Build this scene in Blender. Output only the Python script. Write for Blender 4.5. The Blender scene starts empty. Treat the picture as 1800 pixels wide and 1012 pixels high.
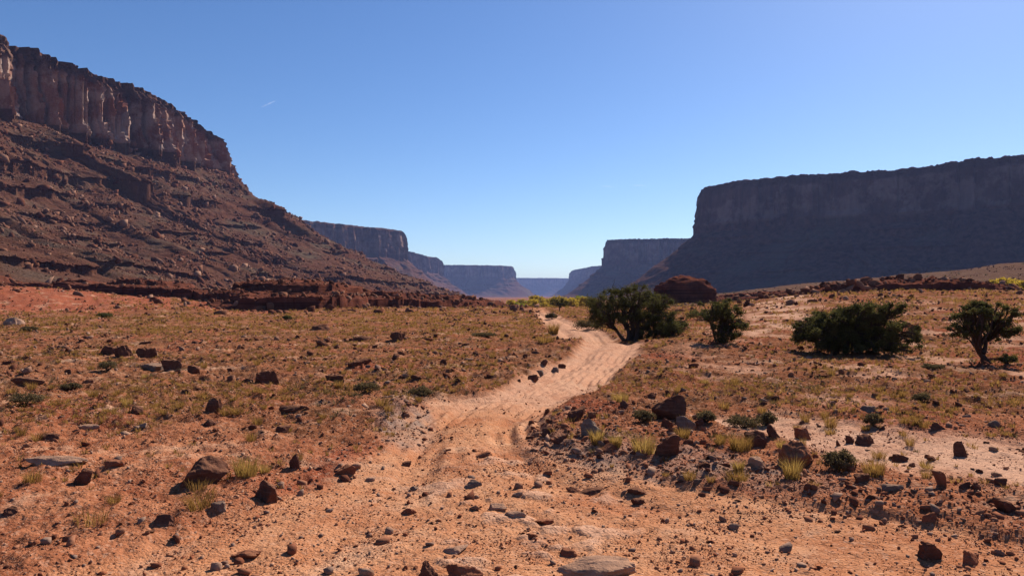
import bpy, math, random
import numpy as np
from mathutils import Vector, Matrix

S = bpy.context.scene
COL = S.collection
R = math.radians
PI = math.pi

# ------------------------------------------------------------------ camera, sky, sun, exposure
EYE = 1.7
F = 1300.0                                   # focal length in pixels of the 1800 px wide photograph
HOR = 520.0                                  # row of the level horizon
cam_d = bpy.data.cameras.new('camera')
cam_d.sensor_width = 36.0
cam_d.lens = 36.0 * F / 1800.0
cam_d.clip_start = 0.05
cam_d.clip_end = 60000.0
cam = bpy.data.objects.new('camera', cam_d)
COL.objects.link(cam)
PITCH = math.atan((HOR - 506.0) / F)
cam.location = (0, 0, EYE)
cam.rotation_euler = (PI / 2 + PITCH, 0, 0)
S.camera = cam

SUN_AZ, SUN_EL = 36.0, 38.0                  # to the right of the view, above the frame
world = bpy.data.worlds.new('World')
S.world = world
world.use_nodes = True
wn = world.node_tree
bg = wn.nodes['Background']
sky = wn.nodes.new('ShaderNodeTexSky')
sky.sky_type = 'NISHITA'
sky.sun_disc = False
sky.sun_elevation = R(SUN_EL)
sky.sun_rotation = R(SUN_AZ)
sky.altitude = 1300.0
sky.air_density = 1.0
sky.dust_density = 0.7
sky.ozone_density = 4.0
hs = wn.nodes.new('ShaderNodeHueSaturation')
hs.inputs['Saturation'].default_value = 1.15
hs.inputs['Hue'].default_value = 0.506
wn.links.new(sky.outputs[0], hs.inputs['Color'])
wn.links.new(hs.outputs[0], bg.inputs[0])
bg.inputs[1].default_value = 0.066

sun_d = bpy.data.lights.new('sun', 'SUN')
sun_d.energy = 5.0
sun_d.angle = R(0.5)
sun_d.color = (1.0, 0.90, 0.78)
sun = bpy.data.objects.new('sun', sun_d)
COL.objects.link(sun)
sd = Vector((math.sin(R(SUN_AZ)) * math.cos(R(SUN_EL)), math.cos(R(SUN_AZ)) * math.cos(R(SUN_EL)), math.sin(R(SUN_EL))))
sun.rotation_euler = sd.to_track_quat('Z', 'Y').to_euler()
sun.location = (200, 400, 600)

S.view_settings.view_transform = 'Standard'
S.view_settings.look = 'None'
S.view_settings.gamma = 1.0
S.view_settings.use_curve_mapping = False
S.view_settings.exposure = 0.92
S.cycles.use_denoising = True
S.cycles.max_bounces = 6
S.cycles.transparent_max_bounces = 12
S.cycles.volume_bounces = 0

# ------------------------------------------------------------------ noise
_rng = np.random.RandomState(7)
_perm = np.tile(_rng.permutation(256), 3)
_g = _rng.normal(size=(256, 3))
_g /= np.linalg.norm(_g, axis=1)[:, None]


def pn(x, y, z=0.0):
    x, y, z = np.broadcast_arrays(np.asarray(x, float), np.asarray(y, float), np.asarray(z, float))
    xi, yi, zi = np.floor(x).astype(np.int64), np.floor(y).astype(np.int64), np.floor(z).astype(np.int64)
    xf, yf, zf = x - xi, y - yi, z - zi
    u, v, w = [t * t * t * (t * (t * 6 - 15) + 10) for t in (xf, yf, zf)]
    xi &= 255; yi &= 255; zi &= 255

    def c(dx, dy, dz):
        h = _perm[_perm[_perm[xi + dx] + yi + dy] + zi + dz]
        return _g[h, 0] * (xf - dx) + _g[h, 1] * (yf - dy) + _g[h, 2] * (zf - dz)

    def l(a, b, t):
        return a + (b - a) * t
    return l(l(l(c(0, 0, 0), c(1, 0, 0), u), l(c(0, 1, 0), c(1, 1, 0), u), v),
             l(l(c(0, 0, 1), c(1, 0, 1), u), l(c(0, 1, 1), c(1, 1, 1), u), v), w) * 1.5


def fbm(x, y, z=0.0, octv=4, gain=0.5):
    a, s, f = 1.0, 0.0, 1.0
    for k in range(octv):
        s = s + a * pn(x * f + 13.7 * k, y * f - 7.3 * k, np.asarray(z) * f + 3.1 * k)
        a *= gain
        f *= 2.03
    return s


def ridged(x, y, z=0.0, octv=3):
    a, s, f = 1.0, 0.0, 1.0
    for k in range(octv):
        s = s + a * (1 - 2 * np.abs(pn(x * f + 5.7 * k, y * f + 9.1 * k, np.asarray(z) * f)))
        a *= 0.5
        f *= 2.1
    return s


def sst(a, b, x):
    t = np.clip((np.asarray(x, float) - a) / (b - a), 0, 1)
    return t * t * (3 - 2 * t)


def lin(xs, ys, x):
    return np.interp(x, xs, ys)


# ------------------------------------------------------------------ mesh and object helpers
def mesh_np(name, verts, faces, smooth=True, attrs=None):
    """verts (n,3); faces (m,k) array, or a list of such arrays."""
    if not isinstance(faces, list):
        faces = [faces]
    me = bpy.data.meshes.new(name)
    verts = np.asarray(verts, np.float32)
    me.vertices.add(len(verts))
    me.vertices.foreach_set('co', verts.ravel())
    nl = sum(f.size for f in faces)
    npoly = sum(len(f) for f in faces)
    me.loops.add(nl)
    me.loops.foreach_set('vertex_index', np.concatenate([f.ravel() for f in faces]).astype(np.int32))
    me.polygons.add(npoly)
    tot = np.concatenate([np.full(len(f), f.shape[1]) for f in faces])
    st = np.concatenate([[0], np.cumsum(tot)[:-1]])
    me.polygons.foreach_set('loop_start', st.astype(np.int32))
    me.update(calc_edges=True)
    if smooth:
        me.polygons.foreach_set('use_smooth', np.ones(npoly, bool))
    for k, v in (attrs or {}).items():
        a = me.attributes.new(k, 'FLOAT', 'POINT')
        a.data.foreach_set('value', np.asarray(v, np.float32))
    return me


def obj(name, me, mat=None, parent=None, loc=None, rz=0.0):
    o = bpy.data.objects.new(name, me)
    COL.objects.link(o)
    if mat and not me.materials:
        me.materials.append(mat)
    if parent:
        o.parent = parent
    if loc is not None:
        o.location = loc
    o.rotation_euler.z = rz
    return o


def tag(o, label, cat, group=None, kind=None):
    o['label'] = label
    o['category'] = cat
    if group:
        o['group'] = group
    if kind:
        o['kind'] = kind
    return o


def empty(name, loc, label, cat, group=None):
    o = bpy.data.objects.new(name, None)
    o.empty_display_size = 0.2
    COL.objects.link(o)
    o.location = loc
    return tag(o, label, cat, group)


def grid_faces(ni, nj):
    i, j = np.meshgrid(np.arange(ni - 1), np.arange(nj - 1), indexing='ij')
    a = i * nj + j
    return np.stack([a, a + nj, a + nj + 1, a + 1], -1).reshape(-1, 4)


# ------------------------------------------------------------------ materials
ALBEDO = 0.74                                # real soils and rocks are this much darker than the swatches below


class NT:
    def __init__(self, name):
        self.m = bpy.data.materials.new(name)
        self.m.use_nodes = True
        self.t = self.m.node_tree
        self.b = self.t.nodes['Principled BSDF']
        self.out = self.t.nodes['Material Output']
        self.b.inputs['Roughness'].default_value = 0.95
        self.b.inputs['Specular IOR Level'].default_value = 0.0

    def n(self, typ, **kw):
        nd = self.t.nodes.new('ShaderNode' + typ)
        for k, v in kw.items():
            setattr(nd, k, v)
        return nd

    def put(self, sock, v):
        if hasattr(v, 'node'):
            self.t.links.new(v, sock)
        elif isinstance(v, (tuple, list)):
            sock.default_value = tuple(v) + ((1,) if len(v) == 3 and len(sock.default_value) == 4 else ())
        else:
            sock.default_value = v

    def attr(self, name):
        return self.n('Attribute', attribute_name=name).outputs['Fac']

    def pos(self):
        return self.n('NewGeometry').outputs['Position']

    def objpos(self):
        return self.n('TexCoord').outputs['Object']

    def scale(self, v, s):
        m = self.n('Mapping')
        self.put(m.inputs['Vector'], v)
        m.inputs['Scale'].default_value = s if isinstance(s, tuple) else (s, s, s)
        return m.outputs[0]

    def noise(self, v, scale, detail=4, rough=0.55, dist=0.0):
        x = self.n('TexNoise')
        self.put(x.inputs['Vector'], v)
        x.inputs['Scale'].default_value = scale
        x.inputs['Detail'].default_value = detail
        x.inputs['Roughness'].default_value = rough
        x.inputs['Distortion'].default_value = dist
        return x.outputs['Fac']

    def vor(self, v, scale, out='Color', feature='F1'):
        x = self.n('TexVoronoi', feature=feature)
        self.put(x.inputs['Vector'], v)
        x.inputs['Scale'].default_value = scale
        return x.outputs[out]

    def mr(self, v, a, b, c=0.0, d=1.0):
        x = self.n('MapRange')
        self.put(x.inputs['Value'], v)
        for k, q in zip(('From Min', 'From Max', 'To Min', 'To Max'), (a, b, c, d)):
            x.inputs[k].default_value = q
        return x.outputs[0]

    def math(self, op, a, b=0.0):
        x = self.n('Math', operation=op)
        self.put(x.inputs[0], a)
        self.put(x.inputs[1], b)
        return x.outputs[0]

    def mix(self, f, a, b, mode='MIX'):
        x = self.n('Mix', data_type='RGBA', blend_type=mode)
        self.put(x.inputs[0], f)
        self.put(x.inputs[6], a)
        self.put(x.inputs[7], b)
        return x.outputs[2]

    def sep(self, v, k):
        x = self.n('SeparateXYZ')
        self.put(x.inputs[0], v)
        return x.outputs[k]

    def bump(self, h, dist, strength=1.0, normal=None):
        x = self.n('Bump')
        self.put(x.inputs['Height'], h)
        x.inputs['Distance'].default_value = dist
        x.inputs['Strength'].default_value = strength
        if normal is not None:
            self.put(x.inputs['Normal'], normal)
        return x.outputs[0]

    def done(self, col, normal=None):
        col = self.mix(1.0, col, (ALBEDO, ALBEDO, ALBEDO), 'MULTIPLY')
        self.put(self.b.inputs['Base Color'], col)
        if normal is not None:
            self.put(self.b.inputs['Normal'], normal)
        return self.m


def ground_material(name):
    t = NT(name)
    p = t.pos()
    road, pale, grey, red, gr, rise = [t.attr(k) for k in ('road', 'pale', 'grey', 'red', 'grassy', 'rise')]
    n1 = t.noise(p, 0.45, 5, 0.6)
    n2 = t.noise(p, 2.6, 5, 0.65)
    n3 = t.noise(p, 17.0, 4, 0.7)
    soil = t.mix(t.mr(n1, 0.35, 0.66), (0.30, 0.095, 0.045), (0.47, 0.195, 0.098))
    soil = t.mix(t.mr(n2, 0.45, 0.72), soil, (0.20, 0.056, 0.027))
    soil = t.mix(t.math('MULTIPLY', gr, t.mr(t.noise(p, 1.1, 4, 0.7), 0.30, 0.56)), soil, (0.18, 0.076, 0.036))
    soil = t.mix(red, soil, t.mix(n2, (0.23, 0.054, 0.028), (0.35, 0.100, 0.054)))
    dirt = t.mix(t.mr(n2, 0.3, 0.7), (0.60, 0.305, 0.165), (0.48, 0.195, 0.092))
    dirt = t.mix(t.mr(n1, 0.50, 0.72, 0, 0.75), dirt, (0.36, 0.105, 0.044))
    c = t.mix(road, soil, dirt)
    c = t.mix(pale, c, t.mix(n2, (0.68, 0.42, 0.29), (0.55, 0.30, 0.19)))
    c = t.mix(t.math('MULTIPLY', grey, t.mr(n2, 0.25, 0.6)), c, (0.33, 0.235, 0.185))
    c = t.mix(t.mr(t.noise(p, 0.9, 5, 0.7, 0.6), 0.52, 0.68, 0, 0.6), c, t.mix(0.6, c, (0.26, 0.072, 0.034)))
    c = t.mix(t.mr(t.noise(p, 0.8, 5, 0.65, 0.8), 0.55, 0.68, 0, 0.6), c, (0.64, 0.40, 0.26))
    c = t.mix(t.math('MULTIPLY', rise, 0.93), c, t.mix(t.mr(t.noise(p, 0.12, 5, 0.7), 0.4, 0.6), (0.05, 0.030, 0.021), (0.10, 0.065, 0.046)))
    # grains and pebbles, each with a tone of its own
    for sc, amt in ((28.0, 0.34), (75.0, 0.30)):
        v = t.vor(p, sc)
        cell = t.sep(v, 0)
        c = t.mix(t.mr(cell, 0.80, 0.95, 0, amt), c, (0.15, 0.055, 0.03))
        c = t.mix(t.mr(t.sep(v, 1), 0.86, 0.96, 0, amt), c, (0.62, 0.38, 0.26))
    c = t.mix(t.mr(n3, 0.3, 0.75, 0.0, 0.35), c, t.mix(0.5, c, (0.26, 0.10, 0.05)))
    h = t.math('ADD', t.math('MULTIPLY', n3, 0.6), t.math('MULTIPLY', t.vor(p, 40.0, 'Distance'), -0.35))
    h = t.math('ADD', h, t.math('MULTIPLY', t.noise(p, 70.0, 3, 0.7), 0.35))
    return t.done(c, t.bump(h, 0.028, 0.9))


def rock_material(name, dark, mid, light, scale=1.0):
    t = NT(name)
    p = t.objpos()
    n = t.noise(p, 5.0 * scale, 6, 0.65, 0.4)
    lay = t.noise(t.scale(p, (1.5 * scale, 1.5 * scale, 16 * scale)), 1.6, 4, 0.6)
    c = t.mix(t.mr(n, 0.32, 0.62), dark, mid)
    c = t.mix(t.mr(lay, 0.52, 0.75, 0, 0.8), c, light)
    c = t.mix(t.mr(t.noise(p, 28 * scale, 3, 0.7), 0.55, 0.75, 0, 0.55), c, dark)
    # dust lying on upward faces
    up = t.sep(t.n('NewGeometry').outputs['Normal'], 2)
    c = t.mix(t.math('MULTIPLY', t.mr(up, 0.55, 0.95, 0, 0.5), t.mr(n, 0.35, 0.6)), c, (0.38, 0.185, 0.10))
    h = t.math('ADD', n, t.math('MULTIPLY', lay, 0.8))
    h = t.math('ADD', h, t.math('MULTIPLY', t.noise(p, 40 * scale, 3, 0.7), 0.35))
    return t.done(c, t.bump(h, 0.03, 0.8))


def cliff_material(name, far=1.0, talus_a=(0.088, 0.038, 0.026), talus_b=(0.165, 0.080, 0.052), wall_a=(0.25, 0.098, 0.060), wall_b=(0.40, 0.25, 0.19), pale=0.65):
    t = NT(name)
    p = t.pos()
    z = t.sep(p, 2)
    wall = t.attr('wall')
    n1 = t.noise(p, 0.035 * far, 5, 0.6)
    n2 = t.noise(p, 0.3 * far, 5, 0.65)
    tal = t.mix(t.mr(n2, 0.35, 0.7), talus_a, talus_b)
    tal = t.mix(t.mr(n1, 0.5, 0.68, 0, 0.75), tal, (0.125, 0.098, 0.070))
    strata = t.noise(t.scale(p, (0.004, 0.004, 0.22)), 1.0, 5, 0.7)
    tal = t.mix(t.mr(strata, 0.52, 0.66, 0, 0.55), tal, (0.095, 0.034, 0.023))
    streak = t.noise(t.scale(p, (0.16 * far, 0.16 * far, 0.018)), 1.0, 5, 0.7, 0.3)
    wl = t.mix(t.mr(n1, 0.4, 0.62), wall_a, wall_b)
    wl = t.mix(t.mr(streak, 0.46, 0.66, 0, 0.6), wl, (0.075, 0.036, 0.028))
    wl = t.mix(t.mr(strata, 0.55, 0.62, 0, 0.4), wl, (0.15, 0.06, 0.042))
    cap = t.attr('cap')
    wl = t.mix(t.math('MULTIPLY', cap, t.mr(n2, 0.3, 0.6, 0.4, 1.0)), wl, (0.085, 0.040, 0.029))
    pf = t.mr(t.noise(p, 0.07 * far, 4, 0.7), 0.47, 0.57)
    wl = t.mix(t.math('MULTIPLY', t.math('MULTIPLY', pf, pale), t.math('SUBTRACT', 1.0, cap)), wl, (0.44, 0.335, 0.285))
    c = t.mix(wall, tal, wl)
    h = t.math('ADD', t.math('MULTIPLY', n2, 1.0), t.math('MULTIPLY', t.noise(p, 1.3 * far, 4, 0.7), 0.6))
    return t.done(c, t.bump(h, 1.2 / far, 0.9))


def slickrock_material(name):
    t = NT(name)
    p = t.pos()
    n2 = t.noise(p, 0.5, 5, 0.65)
    st = t.noise(t.scale(p, (0.05, 0.05, 2.2)), 1.0, 5, 0.65)
    c = t.mix(t.mr(n2, 0.35, 0.65), (0.095, 0.034, 0.024), (0.19, 0.068, 0.043))
    c = t.mix(t.mr(st, 0.48, 0.62, 0, 0.8), c, (0.055, 0.021, 0.016))
    h = t.math('ADD', n2, t.math('MULTIPLY', st, 1.2))
    return t.done(c, t.bump(h, 0.3, 0.8))


def leaf_material(name, a, b, trans=0.35, tint=1.6):
    t = NT(name)
    v = t.attr('tone')
    c = t.mix(1.0, t.mix(v, a, b), (ALBEDO, ALBEDO, ALBEDO), 'MULTIPLY')
    d = t.n('BsdfDiffuse')
    t.put(d.inputs['Color'], c)
    tr = t.n('BsdfTranslucent')
    t.put(tr.inputs['Color'], t.mix(1.0, c, (tint, tint, tint * 0.8), 'MULTIPLY'))
    m = t.n('MixShader')
    m.inputs[0].default_value = trans
    t.t.links.new(d.outputs[0], m.inputs[1])
    t.t.links.new(tr.outputs[0], m.inputs[2])
    t.t.links.new(m.outputs[0], t.out.inputs['Surface'])
    return t.m


def bark_material(name, a, b):
    t = NT(name)
    p = t.objpos()
    n = t.noise(t.scale(p, (14, 14, 3)), 1.5, 5, 0.65)
    return t.done(t.mix(n, a, b), t.bump(n, 0.02, 0.8))


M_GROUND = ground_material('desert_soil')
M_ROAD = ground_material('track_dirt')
M_ROCK = [rock_material('varnished_rock', (0.085, 0.038, 0.028), (0.18, 0.080, 0.053), (0.28, 0.145, 0.095)),
          rock_material('red_rock', (0.17, 0.06, 0.036), (0.32, 0.13, 0.075), (0.42, 0.21, 0.13)),
          rock_material('grey_rock', (0.15, 0.10, 0.078), (0.27, 0.195, 0.155), (0.38, 0.30, 0.24)),
          rock_material('pale_rock', (0.30, 0.17, 0.115), (0.46, 0.29, 0.205), (0.56, 0.40, 0.31))]
M_CLIFF = cliff_material('cliff_sandstone')
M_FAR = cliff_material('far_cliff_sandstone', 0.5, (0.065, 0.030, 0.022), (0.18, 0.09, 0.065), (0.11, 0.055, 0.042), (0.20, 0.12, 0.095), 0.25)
M_SLICK = slickrock_material('slickrock')
M_STRAW = leaf_material('straw_grass', (0.19, 0.100, 0.032), (0.42, 0.245, 0.085), 0.45, 1.15)
M_YGRASS = leaf_material('yellow_grass', (0.28, 0.165, 0.050), (0.50, 0.33, 0.115), 0.45, 1.15)
M_SAGE = leaf_material('sage_leaf', (0.088, 0.064, 0.036), (0.23, 0.170, 0.095), 0.3, 1.1)
M_JUN = leaf_material('juniper_leaf', (0.042, 0.043, 0.019), (0.155, 0.140, 0.055), 0.32, 1.2)
M_BARK = bark_material('juniper_bark', (0.045, 0.030, 0.024), (0.12, 0.085, 0.065))
M_COTTON = leaf_material('cottonwood_leaf', (0.30, 0.22, 0.04), (0.56, 0.38, 0.05), 0.5, 1.2)
M_CGREEN = leaf_material('green_cottonwood_leaf', (0.14, 0.17, 0.03), (0.40, 0.36, 0.045), 0.5, 1.2)

# ------------------------------------------------------------------ the ground: one sheet, cut into desert floor and dirt track
ROADY = [540, 553, 562, 575, 585, 595, 605, 615, 640, 660, 680, 692, 705, 720, 740, 780, 820, 850, 880, 910, 960, 1012, 1300, 4000]
ROADL = [935, 940, 945, 955, 975, 1005, 1030, 1020, 978, 932, 888, 855, 770, 730, 700, 660, 600, 530, 440, 360, 220, 60, -400, -6000]
ROADR = [954, 970, 992, 1042, 1078, 1098, 1128, 1136, 1108, 1090, 1066, 1040, 1014, 985, 960, 975, 1080, 1230, 1430, 1640, 1900, 2100, 2600, 8000]


def flatpx(x, y):
    yy = np.maximum(y, 0.35)
    return 900 + F * x / yy, HOR + F * EYE / yy


def masks(x, y):
    px, py = flatpx(x, y)
    d = np.maximum(y, 1.0)
    w = 26 * fbm(x * 0.9, y * 0.9, 5.0, 4) * np.clip(d, 4, 40) ** -0.6 * 3.0
    L, Rr = lin(ROADY, ROADL, py), lin(ROADY, ROADR, py)
    ed = np.clip(0.16 * (Rr - L), 6, 70)
    road = sst(0, 1, (px + w - L) / ed + 0.3) * sst(0, 1, (Rr - px + w) / ed + 0.3)
    road = np.where(y < 0.35, 1.0, road)
    road = road * sst(540, 552, py)
    slab = np.clip(fbm(x * 2.3, y * 2.8, 8.0, 3) - 0.22, 0, 1) * 5 * road * sst(770, 800, py) * np.exp(-((px - 930) / 210) ** 2)
    # sandy wash on the right and bare pale patches
    cy = lin([1240, 1290, 1400, 1600, 1800, 2100], [742, 752, 770, 803, 828, 850], px)
    hw = lin([1240, 1290, 1400, 1600, 1800, 2100], [1, 10, 20, 32, 42, 48], px)
    wob = 9 * fbm(x * 1.3, y * 1.3, 2.0, 3)
    pale = sst(0, 1, 1.5 - np.abs(py - cy + wob) / hw) * (px > 1200)
    n = fbm(x * 0.5, y * 0.5, 9.0, 4)
    rt = sst(1120, 1320, px) * sst(560, 575, py) * sst(745, 700, py)
    pale = np.maximum(pale, rt * sst(0.0, 0.55, n) * 0.7)
    knoll = sst(1290, 1330, px) * sst(1460, 1400, px) * sst(540, 552, py) * sst(606, 590, py)
    pale = np.maximum(pale, knoll * sst(-0.45, 0.1, n))
    pale = np.maximum(pale, 0.75 * road * sst(735, 690, py) * sst(540, 560, py))
    pale = np.maximum(pale, 0.8 * np.clip(slab, 0, 1))
    q = ((px - 712) / 60) ** 2 + ((py - 738) / 42) ** 2
    grey = sst(1.4, 0.2, q + 0.5 * n)
    q2 = ((px - 1180) / 260) ** 2 + ((py - 815 - 0.16 * (px - 1180)) / 26) ** 2
    grey = np.maximum(grey, 0.7 * sst(1.5, 0.3, q2 + 0.6 * n))
    # bare red slickrock aprons below the left slope
    a = px
    red = sst(540, 534, py - 0.05 * a * (a < 300)) * (a < 340)
    red = np.maximum(red * sst(500, 512, py), sst(555, 550, py + 4 * n) * sst(300, 360, a) * sst(560, 480, a))
    # red broken soil patches
    red = np.maximum(red, 0.8 * sst(0.25, 0.7, fbm(x * 0.33 + 4, y * 0.33, 3.0, 4)) * (1 - 0.7 * road))
    rp = ((px - 520 - 1.9 * (860 - py)) / 60) ** 2
    red = np.maximum(red, 0.75 * sst(1.3, 0.2, rp + 0.5 * n) * sst(760, 800, py) * sst(900, 860, py))
    red = np.maximum(red, 0.7 * sst(0.1, 0.6, n) * sst(925, 990, px) * sst(735, 700, py) * sst(670, 690, py) * (px < 1140))
    qr = (px - L) / np.maximum(Rr - L, 1) + 0.05 * pn(x * 0.4, y * 0.4, 6.0)
    rut = np.exp(-((qr - 0.27) / 0.08) ** 2) + np.exp(-((qr - 0.72) / 0.08) ** 2) + 0.6 * np.exp(-((qr - 0.06) / 0.05) ** 2)
    red = np.maximum(red, 0.75 * rut * road * sst(720, 760, py) * sst(-0.5, 0.3, n))
    ra = np.hypot(x, y)
    aa = x / d
    red = np.maximum(red, sst(66, 72, ra + 5 * n) * sst(130, 118, ra) * sst(-0.46, -0.56, aa + 0.08 * n) * (y > 1))
    grey = np.maximum(grey, sst(95, 150, ra) * sst(0.16, 0.24, aa) * (y > 1) * 0.95)
    red = np.maximum(red, 0.75 * sst(0.05, 0.5, fbm(x * 0.21 + 9, y * 0.21, 5.0, 4)) * sst(1120, 1250, px) * sst(700, 640, py) * (1 - pale))
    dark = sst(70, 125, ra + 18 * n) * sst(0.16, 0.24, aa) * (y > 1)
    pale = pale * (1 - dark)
    grassy = sst(800, 700, py + 60 * n) * (1 - road) * (1 - 0.6 * pale)
    return road, pale, grey, red, grassy, dark


def ground_h(x, y, fine=True):
    x = np.asarray(x, float)
    y = np.asarray(y, float)
    r = np.hypot(x, y)
    yy = np.maximum(y, 1e-3)
    a = np.where(y > 1, x / np.maximum(yy, 1.0), np.sign(x) * 1.2)
    a = np.clip(a, -1.4, 1.4)
    # the shallow valley towards the cottonwoods
    h = -4.2 * sst(95, 215, r)
    # rising desert on the right: a ledge crest, a dip behind it, then a far grey ridge
    crest = lin([0.16, 0.26, 0.34, 0.42, 0.6, 0.75, 1.0], [0, 0.35, 1.2, 1.75, 1.9, 1.7, 1.5], a)
    k = sst(24, 66, r) * (1 - 0.75 * sst(78, 130, r) * sst(0.45, 0.6, a) - 0.5 * sst(78, 130, r) * sst(0.6, 0.4, a))
    h = h * (1 - sst(0.14, 0.26, a)) + crest * k
    ridge = lin([0.12, 0.2, 0.3, 0.36, 0.5, 0.57, 0.66, 0.72, 1.0], [-2.0, 0.8, 2.6, 4.6, 7.8, 10.2, 13.9, 13.6, 12], a)
    h = h + ridge * sst(150, 360, r) * sst(0.1, 0.2, a) * (1 - sst(420, 640, r)) * 1.0
    h = h - 4.0 * sst(420, 900, r) * sst(0.1, 0.25, a)
    # gentle rise to the toe of the left slope
    h = h + 0.9 * sst(60, 120, r) * sst(-0.12, -0.3, a)
    ap = lin([-1.4, -0.75, -0.69, -0.6, -0.5, -0.42, -0.34], [2.4, 2.3, 2.1, 1.5, 0.8, 0.3, 0.0], a)
    h = h + ap * sst(66, 100, r) * (1 - sst(150, 220, r)) * (y > 1)
    px, py = flatpx(x, np.where(y > 0.35, y, 0.35))
    # small rise and dip that hides a bit of the track
    h = h + 0.16 * np.exp(-((y - 23.5 - 0.1 * x) / 2.4) ** 2) * sst(-3, 1, x) * sst(16, 8, x)
    h = h - 0.30 * np.exp(-((y - 31) / 4.0) ** 2) * sst(-2, 1, x) * sst(7, 4.5, x)
    # bank to the right of the track and the wash behind it
    bank = sst(0, 1, (px - lin([640, 700, 760, 800, 850, 900, 1012], [1120, 1010, 950, 1060, 1250, 1560, 2050], py)) / 90.0)
    h = h + 0.03 * bank * sst(640, 720, py) * (y > 0.35)
    if fine:
        road, pale, grey, red, grassy, dark = masks(x, y)
        rough = 1 - 0.72 * road - 0.5 * pale * (1 - road)
        h = h - 0.05 * road
        h = h + 0.09 * fbm(x * 0.22, y * 0.22, 1.0, 3) * (0.35 + 0.65 * rough)
        h = h + 0.065 * fbm(x * 1.1, y * 1.1, 2.0, 4) * rough + 0.055 * ridged(x * 1.7 + 3, y * 1.7, 5.0, 3) * rough * sst(110, 40, r) * sst(6, 14, r)
        nr = sst(60, 20, r)
        h = h + ((0.016 + 0.014 * sst(6, 14, r)) * ridged(x * 3.1, y * 3.1, 3.0, 3) * rough + 0.013 * fbm(x * 9.0, y * 9.0, 4.0, 4) * (0.5 + rough * 0.8)) * nr
        # flat stones breaking through the track
        st = np.clip(fbm(x * 2.3, y * 2.8, 8.0, 3) - 0.22, 0, 1)
        tr = road * sst(770, 800, py) * np.exp(-((px - 930) / 210) ** 2)
        h = h + 0.13 * np.minimum(st, 0.22) * tr * nr
        # wheel ruts
        L, Rr = lin(ROADY, ROADL, py), lin(ROADY, ROADR, py)
        q = (px - L) / np.maximum(Rr - L, 1) + 0.05 * pn(x * 0.4, y * 0.4, 6.0)
        rut = np.exp(-((q - 0.27) / 0.09) ** 2) + np.exp(-((q - 0.72) / 0.09) ** 2)
        h = h - 0.07 * rut * road * sst(980, 800, py)
        h = h + (0.022 * sst(790, 730, py) * sst(600, 650, py) + 0.010) * np.cos(q * 62 + 4.0 * pn(x * 0.5, y * 0.5, 1.0)) * road * sst(-0.2, 0.3, pn(x * 0.9, y * 0.9, 3.0))
        far = sst(25, 80, r)
        h = h + far * (0.35 * fbm(x * 0.10, y * 0.10, 7.0, 4) + 0.12 * ridged(x * 0.5, y * 0.5, 2.0, 3))
        h = h + sst(150, 350, r) * 1.3 * fbm(x * 0.025, y * 0.025, 3.0, 4) * (1 - sst(1200, 2500, r) * 0.5)
    return h


def build_ground():
    azf = np.linspace(-41, 41, 1051)
    azc_r = np.linspace(41, 180, 60)[1:]
    az = np.concatenate([-azc_r[::-1], azf, azc_r])[1:]          # ring, closed below
    rr = np.concatenate([[0.25, 0.6, 1.0, 1.5, 2.0, 2.5, 3.0], np.exp(np.linspace(math.log(3.5), math.log(45), 560)),
                         np.exp(np.linspace(math.log(45), math.log(420), 190))[1:],
                         np.exp(np.linspace(math.log(420), math.log(11000), 60))[1:]])
    na, nr = len(az), len(rr)
    A, Q = np.meshgrid(np.radians(az), rr, indexing='ij')
    X, Y = np.sin(A) * Q, np.cos(A) * Q
    Z = ground_h(X.ravel(), Y.ravel())
    m = masks(X.ravel(), Y.ravel())
    V = np.stack([X.ravel(), Y.ravel(), Z], -1)
    ni = np.arange(na)
    i, j = np.meshgrid(ni, np.arange(nr - 1), indexing='ij')
    i2 = (i + 1) % na
    Fc = np.stack([i * nr + j, i * nr + j + 1, i2 * nr + j + 1, i2 * nr + j], -1).reshape(-1, 4)
    # centre fan
    V = np.vstack([V, [[0, 0, float(ground_h(np.array([0.0]), np.array([0.3]))[0])]]])
    c = len(V) - 1
    tri = np.stack([ni * nr, ((ni + 1) % na) * nr, np.full(na, c)], -1)[:, [0, 1, 2]]
    m = [np.append(k, k[0]) for k in m]
    fm = m[0][Fc].mean(1) > 0.5
    names = ('road', 'pale', 'grey', 'red', 'grassy', 'rise')

    def sub(name, f, extra, mat, label, cat):
        fl = [f] + ([extra] if extra is not None else [])
        used = np.unique(np.concatenate([q.ravel() for q in fl]))
        re = np.full(len(V), -1)
        re[used] = np.arange(len(used))
        me = mesh_np(name, V[used], [re[q][:, ::-1] if q.shape[1] == 4 else re[q] for q in fl], True, {n: k[used] for n, k in zip(names, m)})
        o = obj(name, me, mat)
        return tag(o, label, cat, kind='structure')
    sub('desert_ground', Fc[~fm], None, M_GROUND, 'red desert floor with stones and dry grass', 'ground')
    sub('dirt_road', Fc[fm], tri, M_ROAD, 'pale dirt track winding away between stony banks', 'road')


build_ground()


def spot(px, py, lift=0.0):
    """Where the sight line through a pixel of the photograph meets the ground."""
    cz, sz = math.cos(PITCH), math.sin(PITCH)
    u, v = (px - 900) / F, (506 - py) / F
    d = np.array([u, cz - v * sz, sz + v * cz])
    d /= d[1]
    ys = np.exp(np.linspace(math.log(2.5), math.log(400), 1500))
    g = ground_h(d[0] * ys, ys) + 0 * ys
    z = EYE + d[2] * ys
    hit = np.nonzero(z <= g)[0]
    y = ys[hit[0]] if len(hit) else 400.0
    return np.array([d[0] * y, y, float(ground_h(np.array([d[0] * y]), np.array([y]))[0]) + lift])


def on_ground(x, y):
    return np.array([x, y, float(ground_h(np.array([x]), np.array([y]))[0])])

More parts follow.
